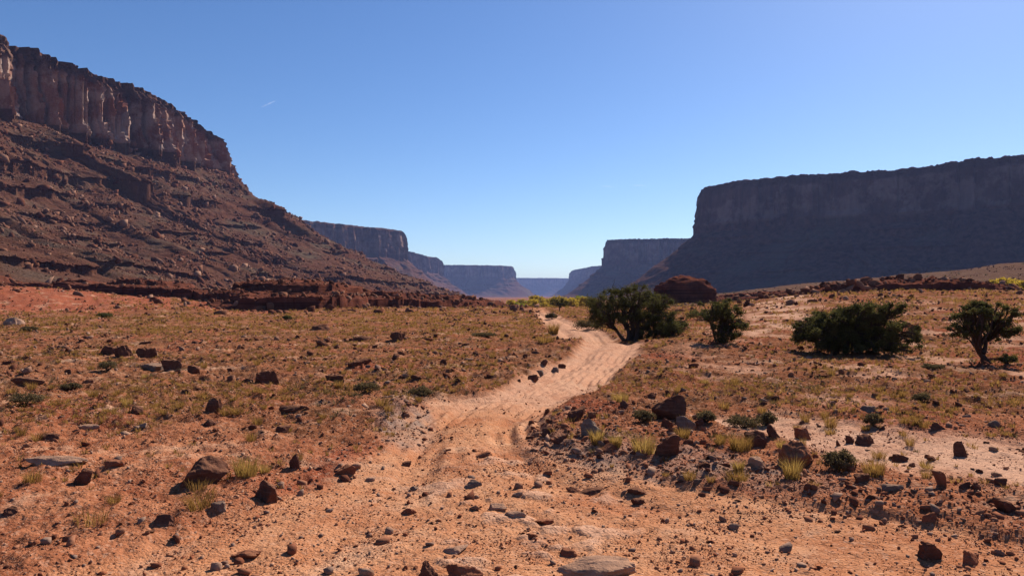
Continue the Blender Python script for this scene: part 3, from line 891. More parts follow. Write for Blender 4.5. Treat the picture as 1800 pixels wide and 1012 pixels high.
# ------------------------------------------------------------------ single rocks
ROCKS = [  # column, row of foot, width, height (photo pixels), tone, label, extra: lean, peak
    (352, 850, 104, 44, 0, 'big dark wedge shaped boulder beside the yellow grass, left of the track', 0.0, -0.55),
    (471, 884, 62, 38, 0, 'grey brown blunt boulder just right of the wedge shaped one', 0.0, 0.1),
    (517, 824, 22, 26, 0, 'small upright pointed stone above the blunt boulder', 0.0, 0.2),
    (604, 834, 42, 22, 1, 'red brown stone alone at the left edge of the track', 0.0, 0.2),
    (370, 724, 30, 24, 0, 'dark pyramid stone on bare soil left of the grey gravel', 0.0, 0.0),
    (462, 674, 46, 22, 0, 'dark block rock beside green tufts in the left flat', 0.0, 0.1),
    (590, 671, 38, 12, 0, 'low dark slab right of the dark block rock', 0.0, 0.0),
    (236, 727, 28, 14, 0, 'dark stone with a grey cap in the left flat', 0.0, 0.0),
    (190, 625, 38, 18, 0, 'left twin of the dark tilted slabs far in the left flat', 0.3, -0.3),
    (214, 625, 34, 19, 0, 'right twin of the dark tilted slabs far in the left flat', 0.0, 0.4),
    (254, 628, 30, 16, 0, 'dark round stone just right of the tilted slab pair', 0.0, 0.0),
    (262, 651, 42, 13, 2, 'flat grey slab below the dark tilted slabs', 0.0, 0.0),
    (300, 650, 34, 16, 0, 'dark stone right of the flat grey slab', 0.0, 0.0),
    (335, 655, 26, 13, 0, 'low dark stone at the right end of the grey slab group', 0.0, 0.0),
    (140, 852, 36, 28, 0, 'grey domed stone with a dark front near the left edge', 0.0, 0.0),
    (82, 820, 110, 13, 3, 'long pale flat slab lying near the left edge', 0.0, 0.0),
    (196, 820, 34, 10, 1, 'flat reddish slab between the pale slab and the wedge boulder', 0.0, 0.0),
    (285, 922, 42, 15, 0, 'low dark stone on the lower left pebbly soil', 0.0, 0.3),
    (383, 897, 32, 14, 2, 'small grey stone below the wedge boulder', 0.0, 0.0),
    (12, 905, 32, 14, 0, 'dark stone with a pale top at the left edge', 0.0, 0.0),
    (430, 985, 60, 14, 1, 'reddish slab half buried at the bottom left', 0.0, 0.0),
    (84, 774, 36, 11, 0, 'flat dark stone pair member on the left sand', 0.0, 0.0),
    (151, 755, 36, 9, 3, 'thin pale slab on the left sand', 0.0, 0.0),
    (365, 749, 24, 11, 0, 'small dark stone under the pyramid stone', 0.0, 0.0),
    (494, 759, 24, 11, 0, 'black lump of rock left of the grey gravel', 0.0, 0.0),
    (513, 724, 50, 9, 0, 'thin dark slab lying above the grey gravel', 0.0, 0.0),
    (45, 676, 52, 15, 0, 'dark sloping slab near the left edge of the flat', 0.0, -0.4),
    (16, 572, 34, 14, 3, 'pale pink boulder far off at the left edge', 0.0, 0.2),
    (697, 600, 26, 14, 0, 'dark squarish boulder out on the flat left of the track', 0.0, 0.0),
    (635, 600, 34, 10, 0, 'low dark rock cluster beside the squarish boulder', 0.0, 0.0),
    (566, 609, 26, 12, 0, 'dark boulder left of the squarish one', 0.0, 0.0),
    (560, 580, 40, 10, 0, 'far dark rock below the rounded ledge', 0.0, 0.0),
    (622, 644, 50, 14, 0, 'long dark rock pile in the middle flat', 0.0, 0.3),
    (780, 640, 14, 9, 0, 'small dark round stone on the bare middle flat', 0.0, 0.0),
    (836, 625, 12, 7, 0, 'grey topped small stone left of the bend', 0.0, 0.0),
    (937, 670, 20, 11, 0, 'dark stone at the low end of the row beside the bend', 0.0, 0.0),
    (953, 660, 20, 10, 2, 'grey slab in the row of stones beside the bend', 0.0, 0.0),
    (955, 643, 15, 11, 0, 'brown stone above the row beside the bend', 0.0, 0.0),
    (978, 654, 18, 9, 2, 'pale slab at the high end of the row beside the bend', 0.0, 0.0),
    (988, 647, 14, 8, 0, 'dark stone touching the pale slab beside the bend', 0.0, 0.0),
    (912, 671, 8, 5, 0, 'last little stone of the row beside the bend', 0.0, 0.0),
    (1008, 741, 44, 26, 0, 'tilted dark red block at the right edge of the track', 0.0, 0.6),
    (1037, 768, 40, 30, 2, 'grey banded boulder right of the track', 0.0, 0.0),
    (985, 781, 36, 17, 0, 'dark stone below the grey banded boulder', 0.0, 0.0),
    (962, 766, 28, 14, 0, 'flat dark slab left of the grey banded boulder', 0.0, 0.0),
    (1070, 795, 50, 20, 1, 'brown stone with a sloping back under the tufts', 0.0, 0.3),
    (1131, 806, 40, 18, 1, 'brown flat topped stone left of the round boulder', 0.0, 0.3),
    (1174, 804, 42, 42, 0, 'round dark boulder standing in yellow grass', 0.0, 0.0),
    (1182, 737, 66, 44, 0, 'large brown boulder above the bank', 0.0, 0.0),
    (1174, 752, 22, 18, 0, 'pointed dark stone under the large brown boulder', 0.0, -0.2),
    (1206, 753, 36, 23, 2, 'streaky grey block right of the large brown boulder', 0.0, -0.3),
    (1232, 750, 26, 13, 0, 'black stone touching the streaky grey block', 0.0, 0.0),
    (1098, 716, 22, 12, 0, 'dark stone on the bank above the green tuft', 0.0, 0.0),
    (1042, 735, 18, 11, 1, 'red stone right of the tilted block', 0.0, 0.0),
    (1336, 786, 46, 28, 0, 'dark slanted rock left of the large square boulder', 0.0, -0.2),
    (1361, 769, 30, 23, 0, 'black triangular rock behind the slanted rock', 0.0, 0.0),
    (1412, 772, 30, 20, 1, 'brown domed rock behind the large square boulder', 0.0, 0.0),
    (1400, 824, 84, 46, 1, 'large square dark red boulder with yellow grass at its foot', 0.0, 0.0),
    (1474, 784, 16, 12, 0, 'first small black stone in the wash', 0.0, 0.0),
    (1497, 779, 16, 14, 0, 'second small black stone in the wash, beside the wide one', 0.0, 0.0),
    (1526, 784, 38, 19, 0, 'wide black rock standing in the sandy wash', 0.0, 0.0),
    (1583, 812, 30, 14, 0, 'dark flat rock low in the sandy wash', 0.0, -0.3),
    (1607, 820, 18, 7, 0, 'small dark slab at the lower edge of the wash', 0.0, 0.0),
    (1641, 810, 22, 8, 0, 'thin dark slab right of the flat wash rock', 0.0, 0.0),
    (1690, 804, 28, 28, 0, 'tall dark block with a grey top at the right of the wash', 0.0, 0.0),
    (1667, 857, 32, 27, 1, 'rounded red rock below the wash', 0.0, 0.0),
    (1720, 862, 20, 15, 0, 'dark stone right of the rounded red rock', 0.0, 0.0),
    (1698, 859, 24, 11, 0, 'low dark stone between two rocks below the wash', 0.0, 0.0),
    (1762, 853, 26, 12, 0, 'dark flat stone at the right edge below the wash', 0.0, 0.0),
    (1778, 903, 44, 26, 0, 'brown leaning rock at the right edge among grey chips', 0.0, -0.3),
    (1642, 922, 38, 18, 1, 'red rock beside the grey chips at right', 0.0, 0.0),
    (1636, 984, 52, 32, 0, 'dark rock with a grey top half sunk in the lower right sand', 0.0, 0.0),
    (1715, 991, 46, 24, 1, 'low red rock at the lower right, right of the half sunk one', 0.0, -0.5),
    (1334, 822, 34, 18, 3, 'pale rounded rock left of the large square boulder', 0.0, 0.0),
    (1572, 866, 40, 11, 2, 'flat grey slab with a black underside among the chips', 0.0, 0.0),
    (1520, 847, 36, 14, 0, 'dark stone at the left end of the grey slab', 0.0, 0.0),
    (1530, 725, 30, 11, 2, 'grey blue slab on the grassy right slope', 0.0, 0.0),
    (1650, 757, 30, 13, 0, 'dark low rock above the wash at right', 0.0, 0.0),
    (1755, 752, 24, 11, 2, 'grey stone at the right edge above the wash', 0.0, 0.0),
    (1367, 704, 20, 8, 0, 'black stone on the pale sand of the right slope', 0.0, 0.0),
    (1045, 870, 60, 11, 0, 'thin dark slab lying flat in the track', 0.0, 0.3),
    (850, 803, 28, 13, 1, 'dark topped stone in the middle of the track', 0.0, 0.0),
    (833, 857, 38, 17, 2, 'dark ended pale rock left of the track centre', 0.0, -0.2),
    (911, 874, 22, 13, 3, 'small pointed tan stone in the track centre', 0.0, 0.2),
    (874, 897, 34, 15, 3, 'tan rounded stone below the pointed one', 0.0, 0.0),
    (905, 910, 40, 13, 3, 'low tan rock ledge in the track', 0.0, 0.0),
    (716, 905, 36, 15, 1, 'brown stone in the left wheel track', 0.0, 0.0),
    (711, 819, 20, 10, 0, 'small dark stone at the left of the track', 0.0, 0.0),
    (730, 862, 20, 9, 2, 'small grey stone in the left wheel track', 0.0, 0.0),
    (1008, 866, 34, 12, 1, 'sandy red stone right of the track centre', 0.0, 0.0),
    (1120, 870, 40, 14, 0, 'dark flat rock in the right part of the track', 0.0, 0.0),
    (1122, 888, 24, 14, 0, 'rounded dark stone just below the dark flat rock', 0.0, 0.0),
    (960, 922, 40, 12, 1, 'brown slab low in the track', 0.0, 0.3),
    (1000, 980, 30, 16, 1, 'brown stone near the bottom of the track', 0.0, 0.0),
    (932, 945, 26, 10, 1, 'small red stone low in the track', 0.0, 0.0),
    (1145, 700, 18, 8, 0, 'dark stone on the slope above the large brown boulder', 0.0, 0.0),
    (795, 974, 50, 13, 3, 'pale low stone above the two bottom edge rocks', 0.0, 0.0),
    (746, 1030, 62, 42, 0, 'dark rock cut off by the bottom edge, left of the pair', 0.0, 0.4),
    (816, 1030, 68, 32, 1, 'brown rock cut off by the bottom edge, right of the pair', 0.0, 0.0),
    (1063, 1018, 156, 28, 3, 'long pale slab at the bottom edge of the photo', 0.0, 0.2),
]
used = []
for k, (px, py, w, hh, tone, label, lean, peak) in enumerate(ROCKS):
    p = spot(px, py)
    d = p[1]
    ww, hz = w * d / F, hh * d / F * (0.75 if 790 < py < 1000 and 560 < px < 1140 else 1.0)
    rgk = np.random.RandomState(100 + k)
    v, f = rock_verts(5 if w > 60 else 4 if w > 24 else 3, rgk, 13, 1.0, 0.13, 16.0, any(q in label for q in ('square', 'slab', 'block', 'flat')))
    dep = ww * rgk.uniform(0.6, 0.85) if hh > 0.22 * w else ww * 0.55
    a = rgk.uniform(-0.35, 0.35)
    x, y = v[:, 0] * math.cos(a) - v[:, 1] * math.sin(a), v[:, 0] * math.sin(a) + v[:, 1] * math.cos(a)
    x, y = x / np.abs(x).max(), y / np.abs(y).max()
    z = (v[:, 2] / v[:, 2].max() + 0.22) / 1.22
    z = z * (1 + peak * x)
    z = z / z.max()
    V = np.stack([x * ww * 0.52, y * dep * 0.55, z * hz * 0.98], -1)
    me = mesh_np('rock', V, f, True)
    try:
        me.set_sharp_from_angle(angle=R(30))
    except Exception:
        pass
    o = obj('boulder' if w >= 40 else 'rock', me, M_ROCK[tone], loc=(p[0], p[1] + dep * 0.35, p[2] - 0.03 * hz))
    tag(o, label, 'boulder' if w >= 40 else 'rock', 'single rocks lying on the desert floor')
    used.append((p[0], p[1] + dep * 0.35, ww * 0.6))
U = np.array(used)


def clear(P, pad=0.0):
    d = np.hypot(P[:, None, 0] - U[None, :, 0], P[:, None, 1] - U[None, :, 1]) - U[None, :, 2]
    return d.min(1) > pad


# scattered smaller stones: copies of a few kinds
KINDS = []
for k in range(12):
    rgk = np.random.RandomState(500 + k)
    v, f = rock_verts(3, rgk, 9, 1.0, 0.06, 16.0)
    v = v * np.array([0.5, 0.38, 0.24 + 0.16 * rgk.rand()])
    me = mesh_np('stone', v + np.array([0, 0, 0.12]), f, True)
    try:
        me.set_sharp_from_angle(angle=R(30))
    except Exception:
        pass
    me.materials.append(M_ROCK[(0, 0, 1, 0, 2, 0, 1, 0, 0, 3, 0, 1)[k]])
    KINDS.append(me)
REG = [  # n, columns, rows, size range in photo pixels, label, group
    (50, (-40, 880), (585, 720), (8, 22), 'small dark stone among the dry grass of the left flat', 'small stones of the left flat'),
    (18, (-40, 640), (725, 940), (8, 20), 'small stone on the bare orange soil at lower left', 'small stones at lower left'),
    (52, (1120, 1830), (640, 770), (8, 22), 'small stone on the grassy right slope', 'small stones of the right slope'),
    (36, (1230, 1830), (775, 905), (9, 24), 'small stone of the rocky bank below the wash', 'small stones below the wash'),
    (22, (940, 1250), (745, 850), (10, 28), 'small stone of the bank right of the track', 'small stones of the bank beside the track'),
    (16, (600, 1500), (860, 1005), (7, 18), 'small stone half sunk in the foreground track', 'small stones in the foreground track'),
]
rg = np.random.RandomState(77)
for n, cx, ry, sz, label, group in REG:
    done = 0
    while done < n:
        px, py = rg.uniform(*cx), rg.uniform(*ry)
        p = spot(px, py)
        if not clear(p[None], 0.02)[0]:
            continue
        m = [float(q[0]) for q in masks(p[:1], p[1:2])]
        if m[0] > 0.5 and 'track' not in label:
            continue
        s = (sz[0] + (sz[1] - sz[0]) * rg.rand() ** 2.2) * p[1] / F
        o = bpy.data.objects.new('stone', KINDS[rg.randint(12)])
        COL.objects.link(o)
        o.location = (p[0], p[1], p[2] - rg.uniform(0.06, 0.2) * s)
        o.scale = (s * rg.uniform(0.9, 1.3), s, s * rg.uniform(0.7, 1.2))
        o.rotation_euler = (rg.normal(0, 0.15), rg.normal(0, 0.15), rg.uniform(0, 6.28))
        tag(o, label, 'stone', group)
        done += 1

# gravel and chips: one mass
rg = np.random.RandomState(88)


def scatter(n, ymin, ymax, amax=0.76, pw=1.0):
    """n points over the wedge of ground ahead; density falls with distance."""
    u = rg.rand(n)
    y = ymin * (ymax / ymin) ** (u ** pw)
    x = rg.uniform(-amax, amax, n) * y
    return x, y


x, y = scatter(90000, 3.2, 34, 0.78, 1.0)
m = masks(x, y)
px, py = flatpx(x, y)
bank = np.exp(-((py - 810 - 0.18 * (px - 1180)) / 42) ** 2) * (px > 930)
q = fbm(x * 0.8, y * 0.8, 4.0, 3)
dens = 0.28 + 0.9 * m[2] + 1.1 * bank + 0.4 * sst(-0.1, 0.5, q) + 0.4 * m[3] - 0.25 * m[0] * sst(790, 740, py) - 0.9 * m[1]
keep = rg.rand(len(x)) < dens * 0.62
x, y = x[keep], y[keep]
bank = bank[keep]
size = 0.0050 * (1 + rg.pareto(2.1, len(x))) * np.clip(y / 7, 0.75, 2.4) * (1 + 0.5 * bank)
size = np.clip(size, 0.004, 0.055)
P = np.stack([x, y, ground_h(x, y)], -1)
stone_mass('gravel', P, size, 16, 1, M_PEB, 'loose pebbles and stone chips strewn over the soil', 89, flat=(0.35, 0.75))

# crumbs of red soil and grit close by
x, y = scatter(170000, 3.2, 15, 0.76, 1.0)
q = fbm(x * 1.1, y * 1.1, 24.0, 4)
m = masks(x, y)
px, py = flatpx(x, y)
keep = rg.rand(len(x)) < (0.08 + 0.8 * sst(-0.1, 0.6, q)) * (1 - 0.7 * m[0] * sst(800, 740, py)) * (1 - 0.6 * m[1])
x, y = x[keep], y[keep]
size = np.clip(0.0038 * (1 + rg.pareto(2.6, len(x)) * 0.8) * np.clip(y / 6, 0.8, 2.0), 0.003, 0.022)
stone_mass('gravel', np.stack([x, y, ground_h(x, y)], -1), size, 12, 1, M_GRIT, 'fine red grit and soil crumbs covering the near ground', 94, flat=(0.4, 0.9))

# small stones over the middle distance
x, y = scatter(34000, 14, 70, 0.78, 0.9)
q = fbm(x * 0.35, y * 0.35, 14.0, 4)
m = masks(x, y)
keep = (rg.rand(len(x)) < sst(-0.25, 0.55, q) * (1 - m[0]) * (1 - 0.9 * m[1])) & clear(np.stack([x, y], -1))
x, y = x[keep], y[keep]
size = np.clip(0.018 * (1 + rg.pareto(2.2, len(x))) * np.clip(y / 22, 0.8, 2.2), 0.01, 0.12)
stone_mass('gravel', np.stack([x, y, ground_h(x, y)], -1), size, 14, 1, M_SCREE, 'small brown stones strewn over the grassy flats', 93, flat=(0.35, 0.8))

# rubble lying about the ledges and on the far right rise: one mass
rg = np.random.RandomState(91)
n = 9000
a = rg.uniform(-0.80, 0.04, n)
y = rg.uniform(60, 150, n)
keep = fbm(a * 30, y / 9, 3.0, 3) > 0.0
a, y = a[keep], y[keep]
a2 = rg.uniform(0.2, 0.78, 7000)
y2 = 45 * (380 / 45) ** rg.rand(7000)
keep = fbm(a2 * 24, np.log(y2) * 9, 8.0, 3) > 0.05
a, y = np.concatenate([a, a2[keep]]), np.concatenate([y, y2[keep]])
P = np.stack([a * y, y, ground_h(a * y, y)], -1)
cap = np.where(a < 0.1, 0.55, 0.32)
size = np.clip(0.07 * (1 + rg.pareto(1.8, len(a))) * np.clip(y / 90, 0.7, 3), 0.05, cap)
L = np.vstack(LEDGE_PTS)
P = np.vstack([P, L])
size = np.concatenate([size, np.clip(0.11 * (1 + rg.pareto(1.9, len(L))), 0.08, 0.6)])
stone_mass('rubble', P, size, 12, 1, M_SCREE, 'broken brown rubble about the ledges and on the far rise', 92, flat=(0.4, 0.8))

# ------------------------------------------------------------------ plants
def blades(n, rg, h, spread, lean, w, seg=2):
    """A tuft: n thin tapering blades bending outward. Returns verts, tris, tone."""
    a = rg.uniform(0, 2 * PI, n)
    r0 = spread * 0.35 * np.sqrt(rg.rand(n))
    base = np.stack([r0 * np.cos(a), r0 * np.sin(a), np.full(n, -0.01)], -1)
    hh = h * rg.uniform(0.45, 1.0, n)
    ou = lean * rg.uniform(0.2, 1.0, n) * hh
    a2 = a + rg.normal(0, 0.5, n)
    dirv = np.stack([np.cos(a2), np.sin(a2), np.zeros(n)], -1)
    side = np.stack([-np.sin(a2 + rg.normal(0, 0.8, n)), np.cos(a2), np.zeros(n)], -1)
    mid = base + dirv * (ou * 0.35)[:, None]
    mid[:, 2] += hh * 0.6
    tip = base + dirv * ou[:, None]
    tip[:, 2] += hh
    ww = (w * rg.uniform(0.6, 1.3, n))[:, None]
    V = np.stack([base - side * ww, base + side * ww, mid - side * ww * 0.7, mid + side * ww * 0.7, tip], 1)
    k = (np.arange(n) * 5)[:, None]
    quad = np.concatenate([k + [0, 1, 3], k + [0, 3, 2], k + [2, 3, 4]])
    return V.reshape(-1, 3), quad, np.repeat(rg.rand(n), 5)


def leaf_cloud(rg, centers, radii, per, leaf, squash=0.8, shell=0.55, up=0.0, soft=0.12):
    """Many leaf-sized faces through clumps."""
    C, Rr = np.asarray(centers, float), np.asarray(radii, float)
    cnt = np.maximum(6, (per * (Rr / Rr.mean()) ** 2).astype(int))
    idx = np.repeat(np.arange(len(C)), cnt)
    n = len(idx)
    d = rg.normal(size=(n, 3))
    d /= np.linalg.norm(d, axis=1)[:, None]
    rad = (shell + (1 - shell) * rg.rand(n)) * np.where(rg.rand(n) < 0.35, rg.rand(n), 1) * rg.normal(1, soft, n)
    p = C[idx] + d * (rad * Rr[idx])[:, None] * np.array([1, 1, squash])
    u = rg.normal(size=(n, 3)) + np.array([0, 0, up])
    u /= np.linalg.norm(u, axis=1)[:, None]
    v = np.cross(u, rg.normal(size=(n, 3)))
    v /= np.linalg.norm(v, axis=1)[:, None]
    L = (leaf * rg.uniform(0.6, 1.5, n))[:, None]
    V = np.stack([p - u * L, p + v * L * 0.42, p + u * L, p - v * L * 0.42], 1).reshape(-1, 3)
    Fq = np.arange(n * 4).reshape(-1, 4)
    tone = np.clip(rg.rand(len(C))[idx] * 0.55 + rg.rand(n) * 0.45, 0, 1)
    return V, Fq, np.repeat(tone, 4)


def tube(path, rad, n=7):
    P = np.asarray(path, float)
    T = np.gradient(P, axis=0)
    T /= np.linalg.norm(T, axis=1)[:, None]
    a = np.cross(T, np.array([0.31, 0.92, 0.2]))
    a /= np.linalg.norm(a, axis=1)[:, None]
    b = np.cross(T, a)
    th = np.linspace(0, 2 * PI, n, endpoint=False)
    rr = np.asarray(rad, float)[:, None, None]
    V = P[:, None] + rr * (np.cos(th)[None, :, None] * a[:, None] + np.sin(th)[None, :, None] * b[:, None])
    m = len(P)
    i, j = np.meshgrid(np.arange(m - 1), np.arange(n), indexing='ij')
    Fq = np.stack([i * n + j, i * n + (j + 1) % n, (i + 1) * n + (j + 1) % n, (i + 1) * n + j], -1).reshape(-1, 4)
    return V.reshape(-1, 3), Fq


class Acc:
    def __init__(self):
        self.v, self.f, self.n = [], [], 0

    def add(self, v, f):
        self.v.append(v); self.f.append(f + self.n); self.n += len(v)

    def mesh(self, name):
        return mesh_np(name, np.vstack(self.v), np.vstack(self.f), True)


def limb(rg, p0, p1, r0, r1, wob=0.08, n=9):
    p0, p1 = np.array(p0, float), np.array(p1, float)
    u = np.linspace(0, 1, n)[:, None]
    L = np.linalg.norm(p1 - p0)
    off = rg.normal(0, wob * L, (3, 3))
    p = p0 + (p1 - p0) * u + off[0] * np.sin(PI * u) + off[1] * np.sin(2 * PI * u) * 0.5 + off[2] * np.sin(3 * PI * u) * 0.25
    p[:, 2] += 0.10 * L * np.sin(PI * u[:, 0]) * 0.5
    return p, r0 + (r1 - r0) * u[:, 0] ** 0.8


def tree(name, label, cat, base, trunks, clumps, leaf, per, mat, bark, seed, group=None, squash=0.8, twig=0.012):
    """trunks: list of (foot offset, fork offset, r0, r1); clumps: list of (offset xyz, radius). Each clump hangs on a limb of the nearest trunk."""
    rg = np.random.RandomState(seed)
    e = empty(name, base, label, cat, group)
    C = np.array([c[:3] for c in clumps], float)
    Rr = np.array([c[3] for c in clumps], float)
    accs = [Acc() for _ in trunks]
    tops = np.array([t[1] for t in trunks], float)
    for t, a in zip(trunks, accs):
        p, r = limb(rg, t[0], t[1], t[2], t[3], 0.06, 10)
        r = r * (1 + 0.5 * np.exp(-np.linspace(0, 8, 10)))
        a.add(*tube(p, r))
    for c, q in zip(C, Rr):
        k = int(np.argmin(np.linalg.norm((tops - c) * np.array([1.6, 1.6, 0.6]), axis=1)))
        t = trunks[k]
        u = rg.uniform(0.55, 1.0)
        s0 = np.array(t[0]) + (np.array(t[1]) - np.array(t[0])) * u
        p, r = limb(rg, s0, c, t[3] * 0.62, twig, 0.09, 8)
        accs[k].add(*tube(p, r, 5))
        for _ in range(3):
            dd = rg.normal(size=3) * q * 0.75
            p2, r2 = limb(rg, p[5], c + dd, twig * 1.3, twig * 0.4, 0.1, 5)
            accs[k].add(*tube(p2, r2, 4))
    for a in accs:
        obj('trunk', a.mesh('trunk'), bark, e)
    V, Fq, tn = leaf_cloud(rg, C, Rr, per, leaf, squash, 0.3, 0.5, 0.38)
    obj('crown', mesh_np('crown', V, Fq, False, {'tone': tn}), mat, e)
    return e


def px_clumps(cx, by, d, items, dj, seed):
    """clump offsets from (column, row, radius) measured in photo pixels at distance d, given depth by dj metres."""
    rg = np.random.RandomState(seed)
    k = d / F
    return [((x - cx) * k, rg.uniform(-dj, dj) * (1 if abs(dj) > 0 else 0), (by - y) * k, r * k) for x, y, r in items]


# the large multi-stemmed juniper
b = spot(1115, 597)
d = b[1]
rg = np.random.RandomState(5)
it = []
for x in range(1044, 1172, 9):
    top = 505 + 18 * ((x - 1108) / 66.0) ** 2
    for k in range(8):
        it.append((x + rg.uniform(-6, 6), top + rg.uniform(0, 10) + 6.5 * k + rg.uniform(-4, 4), rg.uniform(7.5, 12)))
for x, y in ((1042, 548), (1050, 556), (1060, 562), (1040, 538), (1160, 548), (1168, 540), (1150, 560), (1128, 556), (1172, 530), (1036, 528)):
    it.append((x, y, rg.uniform(6, 10)))
for _ in range(46):
    it.append((rg.uniform(1120, 1200), rg.uniform(562, 592), rg.uniform(6, 10)))
cl = px_clumps(1115, 597, d, it, 1.2, 6)
k = d / F
tree('juniper_tree', 'large dark flat topped juniper with several stems beside the track', 'tree', b,
     [((-.25, 0, -.1), (-.45, .1, .85), .11, .06), ((-.12, .1, -.1), (-.15, -.1, 1.0), .12, .07), ((.08, -.1, -.1), (.15, .1, .95), .12, .06),
      ((.35, .2, -.1), (.75, .3, .75), .09, .05), ((-.35, .1, -.1), (-1.1, .2, .75), .08, .04), ((.45, -.1, -.1), (1.1, -.2, .45), .07, .04), ((0, .25, -.1), (.35, .5, 1.0), .09, .05)],
     cl, 0.030, 300, M_JUN, M_BARK, 7)
# the small juniper right of it
b = spot(1268, 602)
d = b[1]
rg = np.random.RandomState(8)
it = [(rg.normal(1272, 13), rg.uniform(534, 582), rg.uniform(6, 10)) for _ in range(46)]
it += [(1285, 527, 6), (1278, 531, 7), (1262, 538, 6), (1250, 552, 6), (1245, 560, 5)]
it += [(rg.uniform(1255, 1300), rg.uniform(583, 600), rg.uniform(5, 8)) for _ in range(18)]
tree('juniper_tree', 'small upright juniper right of the large flat topped one', 'tree', b,
     [((-.05, 0, -.1), (.1, 0, .7), .06, .035), ((-.1, .1, -.1), (-.3, .1, .6), .04, .025), ((.1, .1, -.1), (.3, .1, .8), .045, .03)],
     px_clumps(1268, 602, d, it, .55, 9), 0.027, 240, M_JUN, M_BARK, 10)
# the broad round juniper bush
b = spot(1490, 620)
d = b[1]
rg = np.random.RandomState(12)
it = []
for _ in range(270):
    x = rg.uniform(1412, 1562)
    top = lin([1400, 1425, 1460, 1500, 1540, 1560, 1575], [585, 560, 538, 534, 530, 534, 552], x)
    bot = lin([1400, 1430, 1470, 1560, 1575], [600, 609, 616, 617, 586], x)
    it.append((x, rg.uniform(top + 6, bot), rg.uniform(6, 12)))
it += [(rg.uniform(1565, 1600), rg.uniform(572, 618), rg.uniform(4.5, 8)) for _ in range(26)]
tree('juniper_bush', 'broad dark green juniper bush standing on the right slope', 'bush', b,
     [((-.3, 0, -.1), (-.6, 0, .5), .07, .04), ((0, .1, -.1), (0, 0, .6), .08, .05), ((.3, 0, -.1), (.7, .1, .5), .07, .04)],
     px_clumps(1490, 620, d, it, .95, 13), 0.027, 290, M_JUN, M_BARK, 14)
# the leaning juniper at the right edge
b = spot(1742, 640)
d = b[1]
rg = np.random.RandomState(16)
it = []
for _ in range(84):
    a, r = rg.uniform(0, 2 * PI), math.sqrt(rg.rand())
    x, y = 1730 + 50 * r * math.cos(a), 566 + 33 * r * math.sin(a)
    if 1716 < x < 1742 and 566 < y < 590:
        continue
    it.append((x, y, rg.uniform(5.5, 9.5)))
it += [(1680, 588, 7), (1676, 580, 6), (1690, 592, 6), (1775, 592, 7), (1768, 600, 6), (1762, 590, 7)]
tree('juniper_tree', 'leaning juniper with a bare forked trunk at the right edge', 'tree', b,
     [((0, 0, -.12), (-.42, 0, .58), .075, .05), ((-.2, 0, .25), (.12, .1, .72), .05, .035), ((-.4, 0, .5), (-.62, .05, .85), .05, .03)],
     px_clumps(1742, 640, d, it, .5, 17), 0.026, 210, M_JUN, M_BARK, 18)
# the small tree far down the track
b = on_ground((984 - 900) / F * 74, 74.0)
rg = np.random.RandomState(20)
it = [(rg.normal(986, 7), rg.uniform(529, 541), rg.uniform(3.5, 5.5)) for _ in range(22)]
tree('small_tree', 'tiny leaning dark tree standing in front of the yellow cottonwoods', 'tree', b,
     [((-.1, 0, -.1), (.1, 0, .75), .06, .04)], px_clumps(984, 552, 74.0, it, .5, 21), 0.07, 60, M_JUN, M_BARK, 22)


def shrub(name, label, cat, px, py, w, h, mat, seed, group=None, dense=1.0, leaf=None):
    b = spot(px, py)
    d = b[1]
    k = d / F
    rg = np.random.RandomState(seed)
    e = empty(name, b, label, cat, group)
    W, Hh = w * k, h * k
    nc = 26
    a, r = rg.uniform(0, 2 * PI, nc), np.sqrt(rg.rand(nc))
    C = np.stack([W * 0.40 * r * np.cos(a), W * 0.34 * r * np.sin(a), Hh * (0.25 + 0.5 * rg.rand(nc) * (1 - r ** 2 * 0.6))], -1)
    V, Fq, tn = leaf_cloud(rg, C, np.full(nc, 0.20 * W) * rg.uniform(0.6, 1.1, nc), int(70 * dense), leaf or max(0.014, 0.0011 * d), min(0.9, 1.2 * Hh / W), 0.5, 0.8)
    V[:, 2] = np.maximum(V[:, 2], -0.01)
    obj('foliage', mesh_np('foliage', V, Fq, False, {'tone': tn}), mat, e)
    ac = Acc()
    for c in C[:10]:
        p, rr = limb(rg, (0, 0, -0.02), c, 0.012, 0.004, 0.1, 5)
        ac.add(*tube(p, rr, 4))
    obj('stem', ac.mesh('stem'), M_BARK, e)
    return e


